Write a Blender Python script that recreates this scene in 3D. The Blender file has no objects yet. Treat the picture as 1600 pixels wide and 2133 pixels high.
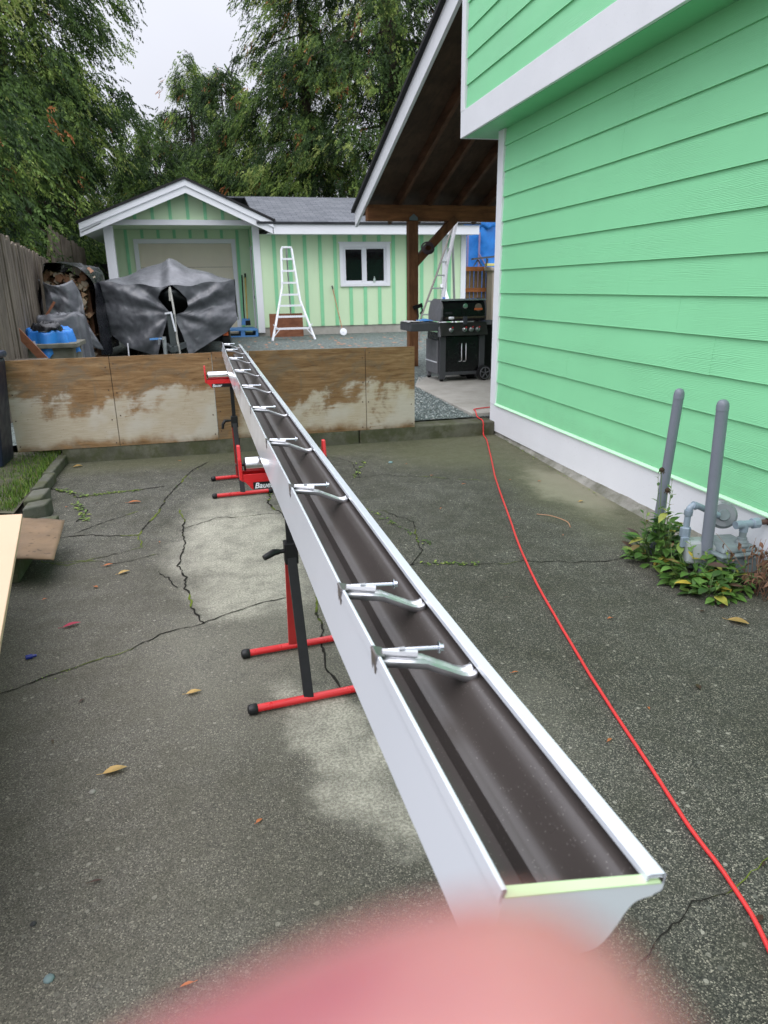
import bpy, bmesh, math, random
import numpy as np
from mathutils import Vector, Matrix
R = math.radians
scene = bpy.context.scene
COL = scene.collection
random.seed(7)
rng = np.random.default_rng(11)

# ------------------------------------------------------------------ camera
cd = bpy.data.cameras.new('camera'); cam = bpy.data.objects.new('camera', cd); COL.objects.link(cam)
cd.sensor_fit = 'VERTICAL'; cd.sensor_height = 36.0; cd.sensor_width = 27.0
cd.lens = 24.47
cd.clip_start = 0.002; cd.clip_end = 600
RT = Vector((0.969347, -0.245213, -0.015393)); UP = Vector((0.089704, 0.294893, 0.951310)); BK = Vector((-0.228735, -0.923531, 0.307850))
CAMH = 1.38
cam.matrix_world = Matrix(((RT.x, UP.x, BK.x, 0), (RT.y, UP.y, BK.y, 0), (RT.z, UP.z, BK.z, CAMH), (0, 0, 0, 1)))
cd.dof.use_dof = True; cd.dof.focus_distance = 2.4; cd.dof.aperture_fstop = 8.8
scene.camera = cam

# ------------------------------------------------------------------ world: bright overcast
w = bpy.data.worlds.new('World'); scene.world = w; w.use_nodes = True
nt = w.node_tree; nt.nodes.clear()
def wn(t): return nt.nodes.new(t)
out = wn('ShaderNodeOutputWorld'); bg = wn('ShaderNodeBackground')
sky = wn('ShaderNodeTexSky'); sky.sky_type = 'NISHITA'; sky.sun_disc = False
sky.sun_elevation = R(56); sky.sun_rotation = R(213); sky.air_density = 1.0; sky.dust_density = 3.0
tc = wn('ShaderNodeTexCoord'); sp = wn('ShaderNodeSeparateXYZ'); nt.links.new(tc.outputs['Generated'], sp.inputs[0])
mr = wn('ShaderNodeMapRange'); mr.inputs[1].default_value = 0.0; mr.inputs[2].default_value = 1.0
mr.inputs[3].default_value = 0.74; mr.inputs[4].default_value = 1.10
nt.links.new(sp.outputs['Z'], mr.inputs[0])
mrb = wn('ShaderNodeMapRange'); mrb.inputs[1].default_value = 0.33; mrb.inputs[2].default_value = 1.0
mrb.inputs[3].default_value = 0.0; mrb.inputs[4].default_value = 1.95
nt.links.new(sp.outputs['Z'], mrb.inputs[0])
mra = wn('ShaderNodeMath'); mra.operation = 'ADD'; nt.links.new(mr.outputs[0], mra.inputs[0]); nt.links.new(mrb.outputs[0], mra.inputs[1])
no = wn('ShaderNodeTexNoise'); no.inputs['Scale'].default_value = 2.2; no.inputs['Detail'].default_value = 4
nt.links.new(tc.outputs['Generated'], no.inputs['Vector'])
mr2 = wn('ShaderNodeMapRange'); mr2.inputs[1].default_value = .3; mr2.inputs[2].default_value = .7; mr2.inputs[3].default_value = 0.93; mr2.inputs[4].default_value = 1.07
nt.links.new(no.outputs['Fac'], mr2.inputs[0])
mu = wn('ShaderNodeMath'); mu.operation = 'MULTIPLY'; nt.links.new(mra.outputs[0], mu.inputs[0]); nt.links.new(mr2.outputs[0], mu.inputs[1])
cl = wn('ShaderNodeVectorMath'); cl.operation = 'SCALE'; cl.inputs[0].default_value = (0.945, 0.962, 1.055)
nt.links.new(mu.outputs[0], cl.inputs['Scale'])
sk = wn('ShaderNodeVectorMath'); sk.operation = 'SCALE'; sk.inputs['Scale'].default_value = 0.012; nt.links.new(sky.outputs[0], sk.inputs[0])
ad = wn('ShaderNodeVectorMath'); ad.operation = 'ADD'; nt.links.new(cl.outputs[0], ad.inputs[0]); nt.links.new(sk.outputs[0], ad.inputs[1])
nt.links.new(ad.outputs[0], bg.inputs[0]); bg.inputs[1].default_value = 1.0; nt.links.new(bg.outputs[0], out.inputs[0])

sd = bpy.data.lights.new('sun', 'SUN'); sun = bpy.data.objects.new('sun', sd); COL.objects.link(sun)
sd.energy = 0.8; sd.angle = R(40); sd.color = (1.0, 0.97, 0.93)
sun.rotation_euler = Vector((-0.30, -0.46, 0.83)).to_track_quat('Z', 'Y').to_euler()

scene.view_settings.view_transform = 'Standard'; scene.view_settings.look = 'None'
scene.view_settings.exposure = 0.13; scene.view_settings.gamma = 1.0
scene.render.engine = 'CYCLES'
scene.cycles.max_bounces = 6; scene.cycles.diffuse_bounces = 3; scene.cycles.transparent_max_bounces = 6

# ------------------------------------------------------------------ materials
class NM:
    def __init__(s, name):
        s.m = bpy.data.materials.new(name); s.m.use_nodes = True; s.t = s.m.node_tree
        s.b = s.t.nodes['Principled BSDF']; s.out = s.t.nodes['Material Output']
        s.tc = None
    def n(s, typ, **kw):
        nd = s.t.nodes.new(typ)
        for k, v in kw.items(): setattr(nd, k, v)
        return nd
    def l(s, a, b): s.t.links.new(a, b)
    def co(s, stretch=(1, 1, 1), kind='Object'):
        if s.tc is None: s.tc = s.n('ShaderNodeTexCoord')
        mp = s.n('ShaderNodeMapping'); mp.inputs['Scale'].default_value = stretch
        s.l(s.tc.outputs[kind], mp.inputs[0]); return mp.outputs[0]
    def noise(s, scale, detail=4, rough=.55, vec=None, stretch=(1, 1, 1), dist=0):
        n = s.n('ShaderNodeTexNoise'); n.inputs['Scale'].default_value = scale; n.inputs['Detail'].default_value = detail
        n.inputs['Roughness'].default_value = rough; n.inputs['Distortion'].default_value = dist
        s.l(vec or s.co(stretch), n.inputs['Vector']); return n.outputs['Fac']
    def voro(s, scale, out='Distance', feature='F1', vec=None, stretch=(1, 1, 1)):
        n = s.n('ShaderNodeTexVoronoi'); n.feature = feature; n.inputs['Scale'].default_value = scale
        s.l(vec or s.co(stretch), n.inputs['Vector']); return n.outputs[out]
    def ramp(s, fac, stops, interp='LINEAR'):
        r = s.n('ShaderNodeValToRGB'); r.color_ramp.interpolation = interp
        e = r.color_ramp.elements
        while len(e) < len(stops): e.new(.5)
        for i, (p, c) in enumerate(stops):
            e[i].position = p; e[i].color = (*c, 1) if len(c) == 3 else c
        s.l(fac, r.inputs[0]); return r.outputs[0]
    def mr(s, fac, a, b, c=0., d=1., smooth=True):
        r = s.n('ShaderNodeMapRange'); r.interpolation_type = 'SMOOTHSTEP' if smooth else 'LINEAR'
        for i, v in enumerate((a, b, c, d)): r.inputs[i + 1].default_value = v
        s.l(fac, r.inputs[0]); return r.outputs[0]
    def math(s, op, a, b=None):
        m = s.n('ShaderNodeMath', operation=op)
        for i, v in enumerate((a, b)):
            if v is None: continue
            if isinstance(v, (int, float)): m.inputs[i].default_value = v
            else: s.l(v, m.inputs[i])
        return m.outputs[0]
    def mix(s, fac, a, b, mode='MIX'):
        m = s.n('ShaderNodeMix', data_type='RGBA', blend_type=mode)
        for i, v in ((0, fac), (6, a), (7, b)):
            if isinstance(v, (int, float)): m.inputs[i].default_value = v
            elif isinstance(v, tuple): m.inputs[i].default_value = (*v, 1) if len(v) == 3 else v
            else: s.l(v, m.inputs[i])
        return m.outputs[2]
    def bump(s, h, strength=.3, dist=.005, prev=None):
        b = s.n('ShaderNodeBump'); b.inputs['Strength'].default_value = strength; b.inputs['Distance'].default_value = dist
        s.l(h, b.inputs['Height'])
        if prev: s.l(prev, b.inputs['Normal'])
        s.l(b.outputs[0], s.b.inputs['Normal']); return b.outputs[0]
    def ellipse(s, cx, cy, rx, ry, rot=0, soft=.35, warp=None):
        mp = s.n('ShaderNodeMapping', vector_type='TEXTURE')
        mp.inputs['Location'].default_value = (cx, cy, 0); mp.inputs['Rotation'].default_value = (0, 0, rot); mp.inputs['Scale'].default_value = (rx, ry, 1000)
        if s.tc is None: s.tc = s.n('ShaderNodeTexCoord')
        s.l(warp or s.tc.outputs['Object'], mp.inputs[0])
        ln = s.n('ShaderNodeVectorMath', operation='LENGTH'); s.l(mp.outputs[0], ln.inputs[0])
        return s.mr(ln.outputs['Value'], 1 - soft, 1 + soft, 1, 0)
    def base(s, c):
        if isinstance(c, tuple): s.b.inputs['Base Color'].default_value = (*c, 1)
        else: s.l(c, s.b.inputs['Base Color'])
    def set(s, rough=.6, metal=0., spec=.5, coat=0.):
        for k, v in (('Roughness', rough), ('Metallic', metal), ('Specular IOR Level', spec), ('Coat Weight', coat)):
            if isinstance(v, (int, float)): s.b.inputs[k].default_value = v
            else: s.l(v, s.b.inputs[k])
        return s.m

MC = {}
def mat(name, col, rough=.6, metal=0., spec=.5, var=.12, vs=6, bump=0., bs=60, stretch=(1, 1, 1), coat=0., bd=.002, speck=0):
    if name in MC: return MC[name]
    m = NM(name)
    f = m.noise(vs, 5, stretch=stretch)
    lo = tuple(max(0, c * (1 - var)) for c in col); hi = tuple(min(1, c * (1 + var)) for c in col)
    c = m.ramp(f, [(.25, lo), (.75, hi)])
    if speck:
        v = m.noise(bs * .7, 2); c = m.mix(m.mr(v, .62, .72), c, tuple(x * (1 - speck) for x in col))
    m.base(c)
    rr = m.mr(m.noise(vs * 2.3, 3), .3, .7, max(.02, rough - .07), min(1, rough + .08))
    if bump: m.bump(m.noise(bs, 4, stretch=stretch), bump, bd)
    m.set(rr, metal, spec, coat)
    MC[name] = m.m
    return m.m

# driveway: worn exposed-aggregate asphalt/concrete
def m_drive():
    m = NM('driveway')
    big = m.noise(1.1, 6, .6); mid = m.noise(7, 5, .65)
    # aggregate stones
    vc = m.n('ShaderNodeTexVoronoi'); vc.inputs['Scale'].default_value = 340; m.l(m.co(), vc.inputs['Vector'])
    sx = m.n('ShaderNodeSeparateColor'); m.l(vc.outputs['Color'], sx.inputs[0])
    agg = m.ramp(sx.outputs[0], [(0., (.020, .020, .017)), (.30, (.036, .036, .030)), (.55, (.060, .060, .050)), (.75, (.100, .096, .078)), (.90, (.185, .175, .14)), (1., (.38, .35, .28))])
    vb = m.n('ShaderNodeTexVoronoi'); vb.inputs['Scale'].default_value = 60; m.l(m.co(), vb.inputs['Vector'])
    sb = m.n('ShaderNodeSeparateColor'); m.l(vb.outputs['Color'], sb.inputs[0])
    bigst = m.math('MULTIPLY', m.mr(sb.outputs[1], .92, .96), m.mr(vb.outputs['Distance'], .30, .42, 1, 0))
    agg = m.mix(bigst, agg, m.ramp(sb.outputs[2], [(0, (.10, .10, .085)), (1, (.34, .32, .27))]))
    c = m.mix(m.mr(big, .35, .7), agg, (.66, .655, .60), 'MULTIPLY')
    c = m.mix(m.mr(mid, .38, .72, 0, .50), c, (.042, .044, .030))
    # worn pale cement areas
    nv = m.n('ShaderNodeTexNoise'); nv.inputs['Scale'].default_value = 2.6; nv.inputs['Detail'].default_value = 6; nv.inputs['Roughness'].default_value = .65; m.l(m.co(), nv.inputs['Vector'])
    sub = m.n('ShaderNodeVectorMath', operation='SUBTRACT'); m.l(nv.outputs['Color'], sub.inputs[0]); sub.inputs[1].default_value = (.5, .5, .5)
    sc = m.n('ShaderNodeVectorMath', operation='SCALE'); sc.inputs['Scale'].default_value = .55; m.l(sub.outputs[0], sc.inputs[0])
    wa = m.n('ShaderNodeVectorMath', operation='ADD'); m.l(sc.outputs[0], wa.inputs[0]); m.l(m.tc.outputs['Object'], wa.inputs[1])
    W = wa.outputs[0]
    e = m.ellipse(.08, 3.9, .33, .85, 0, .5, W)
    for a in ((.10, 3.3, .32, .50, .1, .4), (.29, 1.95, .13, .32, .4, .5), (.33, 1.58, .13, .20, .5, .5), (.1, 2.6, .40, .6, 0, .6), (.9, 1.9, .2, .3, .3, .6)):
        k = m.ellipse(*a, W)
        if a[0] in (.9,): k = m.math('MULTIPLY', k, .15)
        if a[1] == 2.6: k = m.math('MULTIPLY', k, .3)
        e = m.math('MAXIMUM', e, k)
    e = m.math('MULTIPLY', e, m.mr(m.noise(7, 7, .75), .30, .60, .40, 1))
    pale = m.mix(m.mr(sx.outputs[1], .2, .9, .15, .6), (.46, .44, .37), agg)
    pale = m.mix(.55, pale, m.mix(m.mr(m.noise(110, 3), .4, .6), (.31, .285, .225), (.68, .64, .53)))
    c = m.mix(m.math('MULTIPLY', e, .84), c, pale)
    # grey-brown left half
    lf = m.ellipse(-.6, 1.6, 1.0, 2.4, .1, .6, W)
    c = m.mix(m.math('MULTIPLY', lf, .42), c, m.mix(sx.outputs[2], (.058, .050, .040), (.20, .175, .138)))
    # algae near the kerb and house wall
    g = m.ellipse(2.3, 5.7, 1.0, .75, -.3, .5, W)
    g = m.math('MAXIMUM', g, m.ellipse(2.5, 4.5, .42, 1.6, -.05, .6, W))
    g = m.math('MAXIMUM', g, m.math('MULTIPLY', m.ellipse(.6, 6.1, 2.2, .35, 0, .6, W), .8))
    c = m.mix(m.math('MULTIPLY', g, .7), c, m.mix(m.noise(22, 4), (.065, .068, .03), (.16, .155, .09)))
    sand = m.ellipse(2.42, 4.3, .22, .55, -.1, .4, W)
    c = m.mix(m.math('MULTIPLY', sand, .7), c, (.27, .25, .18))
    m.base(c)
    h = m.math('ADD', m.math('MULTIPLY', vc.outputs['Distance'], -1.), m.math('MULTIPLY', mid, 1.5))
    m.bump(h, .35, .003)
    return m.set(m.mr(mid, .3, .7, .72, .92), 0, .35)
M_DRIVE = m_drive()

def m_crack():
    m = NM('crack_dirt')
    f = m.noise(3.0, 4); g = m.noise(60, 3)
    moss = m.mr(f, .52, .60)
    c = m.mix(moss, m.mix(g, (.008, .008, .007), (.035, .032, .027)), m.mix(g, (.06, .085, .012), (.17, .21, .035)))
    m.base(c); m.bump(g, .8, .006); return m.set(.95, 0, .1)
M_CRACK = m_crack()

def m_siding(name, col):
    m = NM(name)
    wv = m.n('ShaderNodeTexWave', wave_type='BANDS', bands_direction='Z'); wv.inputs['Scale'].default_value = 20
    wv.inputs['Distortion'].default_value = 9; wv.inputs['Detail'].default_value = 3; wv.inputs['Detail Scale'].default_value = .9
    m.l(m.co((1, .22, 2.0)), wv.inputs['Vector'])
    n2 = m.noise(4, 4, stretch=(1, .25, 1.2))
    gr = m.math('MULTIPLY', wv.outputs['Fac'], m.mr(n2, .38, .66))
    v = m.noise(.9, 4)
    c = m.ramp(v, [(.3, tuple(x * .95 for x in col)), (.7, tuple(min(1, x * 1.04) for x in col))])
    c = m.mix(m.mr(m.noise(30, 3), .66, .74, 0, .10), c, tuple(x * .7 for x in col))
    sz = m.n('ShaderNodeSeparateXYZ'); m.l(m.tc.outputs['Object'], sz.inputs[0])
    low = m.mr(m.math('ADD', sz.outputs['Z'], m.math('MULTIPLY', m.noise(9, 5, .7), .25)), .36, .62, .16, 0)
    c = m.mix(low, c, (.16, .26, .15))
    c = m.mix(m.mr(m.noise(1.6, 5, .7, stretch=(1, .6, 3)), .5, .8, 0, .12), c, tuple(x * .78 for x in col))
    m.base(c); m.bump(gr, .42, .0028)
    return m.set(.42, 0, .45)
M_SIDE = m_siding('green_siding_paint', (.285, .765, .405))
M_TRIM = mat('white_trim_paint', (.85, .865, .90), .42, var=.03, vs=3, bump=.12, bs=90, speck=.06)
M_GREENTRIM = mat('green_soffit_paint', (.22, .66, .35), .45, var=.04, vs=2)
M_LIGHTG = mat('pale_green_flashing', (.55, .88, .60), .4, var=.03)

def m_conc(name, a, b, moss=.0, rough=.85):
    m = NM(name)
    f = m.noise(3.5, 7, .65); g = m.noise(120, 3)
    c = m.ramp(f, [(.3, a), (.72, b)])
    c = m.mix(m.mr(g, .55, .7, 0, .35), c, tuple(x * .5 for x in a))
    if moss: c = m.mix(m.math('MULTIPLY', m.mr(m.noise(5, 5, .7), .42, .62), moss), c, (.055, .06, .022))
    m.base(c); m.bump(m.math('ADD', g, m.math('MULTIPLY', f, 2.)), .35, .004)
    return m.set(rough, 0, .3)
M_KERB = m_conc('mossy_kerb_concrete', (.050, .050, .034), (.165, .16, .12), .75)
M_SLAB = m_conc('patio_concrete', (.30, .285, .25), (.44, .42, .38), .0)
M_FND = m_conc('foundation_concrete', (.15, .145, .12), (.36, .35, .315), .45)
M_FND2 = m_conc('pale_foundation', (.34, .33, .29), (.50, .48, .43), .1)

def m_gravel():
    m = NM('gravel')
    v = m.n('ShaderNodeTexVoronoi'); v.inputs['Scale'].default_value = 42; m.l(m.co(), v.inputs['Vector'])
    s = m.n('ShaderNodeSeparateColor'); m.l(v.outputs['Color'], s.inputs[0])
    c = m.ramp(s.outputs[0], [(0, (.045, .060, .055)), (.5, (.105, .130, .120)), (1, (.25, .285, .270))])
    f = m.noise(1.3, 5)
    v2 = m.n('ShaderNodeTexVoronoi'); v2.inputs['Scale'].default_value = 9; m.l(m.co((1, .22, 1)), v2.inputs['Vector'])
    s2 = m.n('ShaderNodeSeparateColor'); m.l(v2.outputs['Color'], s2.inputs[0])
    lf = m.math('MULTIPLY', m.mr(s2.outputs[1], .50, .54), m.mr(v2.outputs['Distance'], .22, .34, 1, 0))
    zone = m.ellipse(3.2, 15.6, 2.8, 2.1, 0, .5)
    lf = m.math('MULTIPLY', lf, m.math('MAXIMUM', zone, .06))
    c = m.mix(m.math('MULTIPLY', lf, .9), c, m.mix(s2.outputs[2], (.46, .19, .10), (.30, .19, .10)))
    c = m.mix(m.mr(f, .35, .7, 0, .35), c, (.09, .10, .085))
    m.base(c)
    m.bump(m.math('MULTIPLY', v.outputs['Distance'], -1.), .9, .02)
    return m.set(.8, 0, .35)
M_GRAVEL = m_gravel()
def m_stone():
    m = NM('gravel_stone')
    g = m.n('ShaderNodeNewGeometry')
    c = m.ramp(g.outputs['Random Per Island'], [(0, (.075, .10, .095)), (.5, (.17, .205, .20)), (.85, (.30, .34, .33)), (1, (.50, .52, .50))])
    m.base(c); return m.set(.75, 0, .4)
M_STONE = m_stone()

def m_ply(thr=0., dk=1., band=0):
    m = NM('weathered_plywood')
    geo = m.n('ShaderNodeTexCoord'); m.tc = geo
    sp = m.n('ShaderNodeSeparateXYZ'); m.l(geo.outputs['Object'], sp.inputs[0])
    gr = m.noise(5, 7, .7, stretch=(.8, 1, 9), dist=.8)
    gr2 = m.noise(16, 5, .7, stretch=(.5, 1, 9))
    n1 = m.noise(3.2, 5, .6, stretch=(1.0, 1, 1.0), dist=.3)
    # pale zone between z .12 and .48, edge broken by noise
    zz = m.math('ADD', sp.outputs['Z'], m.math('MULTIPLY', m.math('SUBTRACT', n1, .5), 1.35))
    up = m.mr(m.math('ADD', zz, m.math('MULTIPLY', m.math('SUBTRACT', gr, .5), .5)), .33 + thr, .52 + thr, 1, 0); dn = m.mr(m.math('ADD', sp.outputs['Z'], m.math('MULTIPLY', m.math('SUBTRACT', n1, .5), .25)), .13, .22, 0, 1)
    pale = m.math('MULTIPLY', up, dn)
    dark = m.ramp(gr, [(.25, (.080, .042, .020)), (.48, (.24, .135, .062)), (.75, (.40, .26, .14))])
    dark = m.mix(m.mr(m.noise(2.6, 6, .75, dist=1.2),   .46, .62, 0, .7), dark, m.mix(gr2, (.095, .066, .042), (.26, .21, .15)))
    dark = m.mix(1., dark, (dk, dk, dk), 'MULTIPLY')
    if band:
        bx = m.mr(m.math('ADD', sp.outputs['X'], m.math('MULTIPLY', m.math('SUBTRACT', n1, .5), .3)), -.74, -.66, 0, 1)
        pale = m.math('MULTIPLY', pale, bx)
    lite = m.ramp(gr2, [(.3, (.40, .32, .23)), (.7, (.54, .47, .37))])
    c = m.mix(pale, dark, lite)
    wh = m.math('MULTIPLY', pale, m.mr(m.noise(2.2, 3), .45, .6))
    c = m.mix(m.math('MULTIPLY', wh, .5), c, (.56, .53, .49))
    # knots
    kv = m.n('ShaderNodeTexVoronoi'); kv.inputs['Scale'].default_value = 2.6; m.l(m.co((1, 1, 1.7)), kv.inputs['Vector'])
    kn = m.mr(kv.outputs['Distance'], .035, .09, 1, 0)
    c = m.mix(m.math('MULTIPLY', kn, .8), c, (.035, .02, .012))
    # green-grey mould near the bottom
    c = m.mix(m.mr(m.math('ADD', sp.outputs['Z'], m.math('MULTIPLY', n1, .1)), .06, .24, .55, 0), c, (.085, .07, .036))
    c = m.mix(m.mr(m.noise(70, 2), .68, .74, 0, .5), c, (.03, .022, .015))
    m.base(c); m.bump(m.math('ADD', gr, gr2), .3, .003)
    return m.set(.75, 0, .25)
M_PLY = m_ply(.07, 1.05); M_PLY2 = m_ply(-.03, .90, 1)
M_PLYEDGE = mat('plywood_edge', (.27, .21, .15), .85, var=.3, vs=20, stretch=(1, 1, 8))

def m_wood(name, a, b, stretch=(1, 1, .12), sc=14, rough=.75):
    m = NM(name)
    f = m.noise(sc, 7, .7, stretch=stretch, dist=.6); g = m.noise(2.0, 4)
    c = m.ramp(f, [(.28, a), (.72, b)])
    c = m.mix(m.mr(g, .4, .65, 0, .45), c, tuple(x * .5 for x in a))
    m.base(c); m.bump(f, .35, .003); return m.set(rough, 0, .25)
M_CEDAR = m_wood('stained_cedar_timber', (.095, .040, .018), (.27, .125, .055), (1, 1, .15), 18, .6)
M_CEDARY = m_wood('stained_cedar_beam', (.11, .045, .018), (.34, .15, .06), (.12, 1, 1), 18, .6)
M_SOFFITW = m_wood('dark_roof_boards', (.060, .036, .022), (.13, .078, .048), (1, .12, 1), 14, .7)
M_FENCE = m_wood('grey_fence_wood', (.070, .056, .043), (.25, .21, .165), (1, 1, .06), 30, .85)
M_FENCE2 = m_wood('brown_fence_wood', (.10, .060, .030), (.34, .23, .13), (1, 1, .1), 12, .85)
M_REDWOOD = m_wood('reddish_board', (.17, .065, .035), (.33, .14, .075), (.3, 1, 1), 14, .7)
M_RAIL = m_wood('cedar_rail', (.26, .09, .03), (.40, .15, .05), (.2, 1, 1), 14, .7)
M_BARK = m_wood('bark', (.045, .035, .028), (.14, .11, .09), (1, 1, .2), 9, .95)

def m_shingle(name, a, b):
    m = NM(name)
    br = m.n('ShaderNodeTexBrick'); br.inputs['Scale'].default_value = 1.0
    br.inputs['Brick Width'].default_value = .30; br.inputs['Row Height'].default_value = .14; br.inputs['Mortar Size'].default_value = .008
    br.inputs['Color1'].default_value = (*a, 1); br.inputs['Color2'].default_value = (*b, 1); br.inputs['Mortar'].default_value = (*[x * .35 for x in a], 1)
    m.l(m.co(), br.inputs['Vector'])
    c = m.mix(m.mr(m.noise(60, 3), .35, .65, 0, .5), br.outputs['Color'], tuple(x * .55 for x in a))
    c = m.mix(m.mr(m.noise(1.5, 4), .4, .7, 0, .3), c, (.16, .17, .18))
    m.base(c); m.bump(m.noise(120, 2), .4, .004); return m.set(.9, 0, .25)
M_SHING = m_shingle('grey_shingles', (.115, .125, .14), (.19, .20, .22))
M_DARKEDGE = mat('black_shingle_edge', (.012, .012, .013), .8, var=.3, vs=30)

M_WALLG = mat('pale_green_wall_paint', (.65, .84, .555), .6, var=.03, vs=2, bump=.15, bs=70)
M_BATTEN = mat('mint_batten_paint', (.27, .68, .37), .5, var=.05)
M_GDOOR = mat('beige_garage_door', (.80, .73, .58), .5, var=.04, vs=3)
M_WHITE = mat('white_painted_metal', (.84, .86, .90), .35, var=.03)
M_PVC = mat('white_plastic', (.78, .80, .84), .35, var=.03)
M_BLACK = mat('black_plastic', (.010, .010, .011), .42, spec=.35, var=.3)
M_BLACKM = mat('black_painted_steel', (.008, .008, .009), .45, spec=.3, var=.3, vs=20)
M_RED = mat('red_powder_coat', (.62, .018, .022), .32, var=.10, vs=9, coat=.2)
M_REDHOSE = mat('red_rubber_hose', (.66, .035, .035), .45, var=.08, vs=9)
M_CHROME = mat('polished_roller_steel', (.78, .79, .80), .16, 1., var=.05, vs=12)
M_ALU = mat('zinc_plated_hanger', (.66, .66, .68), .36, .85, var=.10, vs=40)
M_SCREW = mat('zinc_screw', (.66, .70, .76), .25, 1., var=.05)
M_GREYP = mat('grey_bollard_paint', (.185, .205, .245), .38, var=.07, vs=5, bump=.12, bs=120, speck=.1)
M_METER = mat('gas_meter_grey', (.20, .24, .25), .45, var=.12, vs=14, bump=.15, bs=80)
M_PIPE = mat('blue_grey_pipe_paint', (.25, .31, .37), .4, var=.14, vs=22, bump=.2, bs=60)
M_RUST = mat('rusty_pipe', (.075, .040, .030), .75, var=.5, vs=25, bump=.4, bs=60)
M_GLASS = mat('dark_window_glass', (.006, .007, .008), .04, spec=.8, var=.1)
M_DIALG = mat('meter_dial_glass', (.20, .22, .23), .12, spec=.8, var=.1)
M_GRILLG = mat('grey_grill_enamel', (.060, .062, .068), .45, var=.06)
M_GRILLL = mat('light_grey_grill_panel', (.15, .15, .16), .5, var=.06)
M_GRILLB = mat('black_enamel', (.006, .006, .007), .22, var=.1)
M_BLUE = mat('blue_plastic_sheet', (.015, .19, .62), .42, var=.15, vs=9, bump=.5, bs=14, bd=.01)
M_PALLET = mat('blue_pallet_paint', (.10, .28, .60), .6, var=.12, vs=9)
M_BIN = mat('dark_navy_plastic', (.008, .014, .035), .45, var=.15)
M_BEIGE = mat('beige_panel_board', (.64, .44, .30), .6, var=.03, vs=3)
M_CARD = mat('brown_cardboard', (.17, .11, .065), .85, var=.28, vs=9, bump=.2, bs=40, speck=.4)
M_YEL = mat('yellow_handle', (.58, .42, .10), .5, var=.1)
M_WOODH = mat('wooden_handle', (.42, .22, .12), .6, var=.15)
M_ORANGE = mat('orange_board', (.36, .13, .055), .6, var=.2)
M_BADGE = mat('badge_orange', (.60, .14, .04), .4, var=.1)
M_CREAM = mat('cream_flange', (.56, .72, .42), .35, var=.03)
M_KHAKI = mat('worn_strap_webbing', (.30, .30, .27), .8, var=.2, vs=20)
M_DSTEEL = mat('painted_trailer_steel', (.045, .055, .055), .5, var=.2)
M_PAPER = mat('newspaper', (.50, .50, .49), .8, var=.15, vs=20)
M_LBLUE = mat('light_blue_bag', (.10, .30, .68), .4, var=.2, vs=20)
M_SKIN = None

def m_tarp(name, a, b, rough=.34):
    m = NM(name)
    f = m.noise(3.2, 6, .65, dist=.6); g = m.noise(14, 5, .6)
    c = m.ramp(f, [(.36, a), (.64, b)])
    m.base(c); m.bump(m.math('ADD', f, m.math('MULTIPLY', g, .35)), .40, .02)
    return m.set(m.mr(g, .3, .7, rough - .06, rough + .14), 0, .6)
M_TARP = m_tarp('silver_grey_tarp', (.070, .073, .082), (.125, .13, .142))
M_TARPD = m_tarp('black_tarp', (.003, .0035, .005), (.014, .015, .020), .24)
M_TARPG = m_tarp('grey_tarp', (.055, .058, .068), (.14, .145, .158))
M_TARPB = m_tarp('blue_tarp', (.01, .16, .55), (.02, .24, .72), .4)

def m_gut_in():
    m = NM('brown_gutter_paint')
    f = m.noise(2.5, 4); c = m.ramp(f, [(.3, (.056, .047, .043)), (.7, (.070, .059, .054))])
    v = m.n('ShaderNodeTexVoronoi'); v.inputs['Scale'].default_value = 420; m.l(m.co(), v.inputs['Vector'])
    s = m.n('ShaderNodeSeparateColor'); m.l(v.outputs['Color'], s.inputs[0])
    sp = m.math('MULTIPLY', m.mr(s.outputs[0], .90, .93), m.mr(v.outputs['Distance'], .15, .35, 1, 0))
    c = m.mix(m.math('MULTIPLY', sp, .55), c, (.34, .31, .29))
    m.base(c)
    d = m.math('MULTIPLY', m.mr(m.noise(70, 2), .60, .66), m.mr(m.noise(6, 3), .50, .62))
    m.bump(d, .25, .0008)
    return m.set(.36, 0, .5)
M_GIN = m_gut_in()
M_GOUT = mat('white_gutter_enamel', (.67, .70, .75), .17, var=.01, vs=1, coat=.25)

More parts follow.
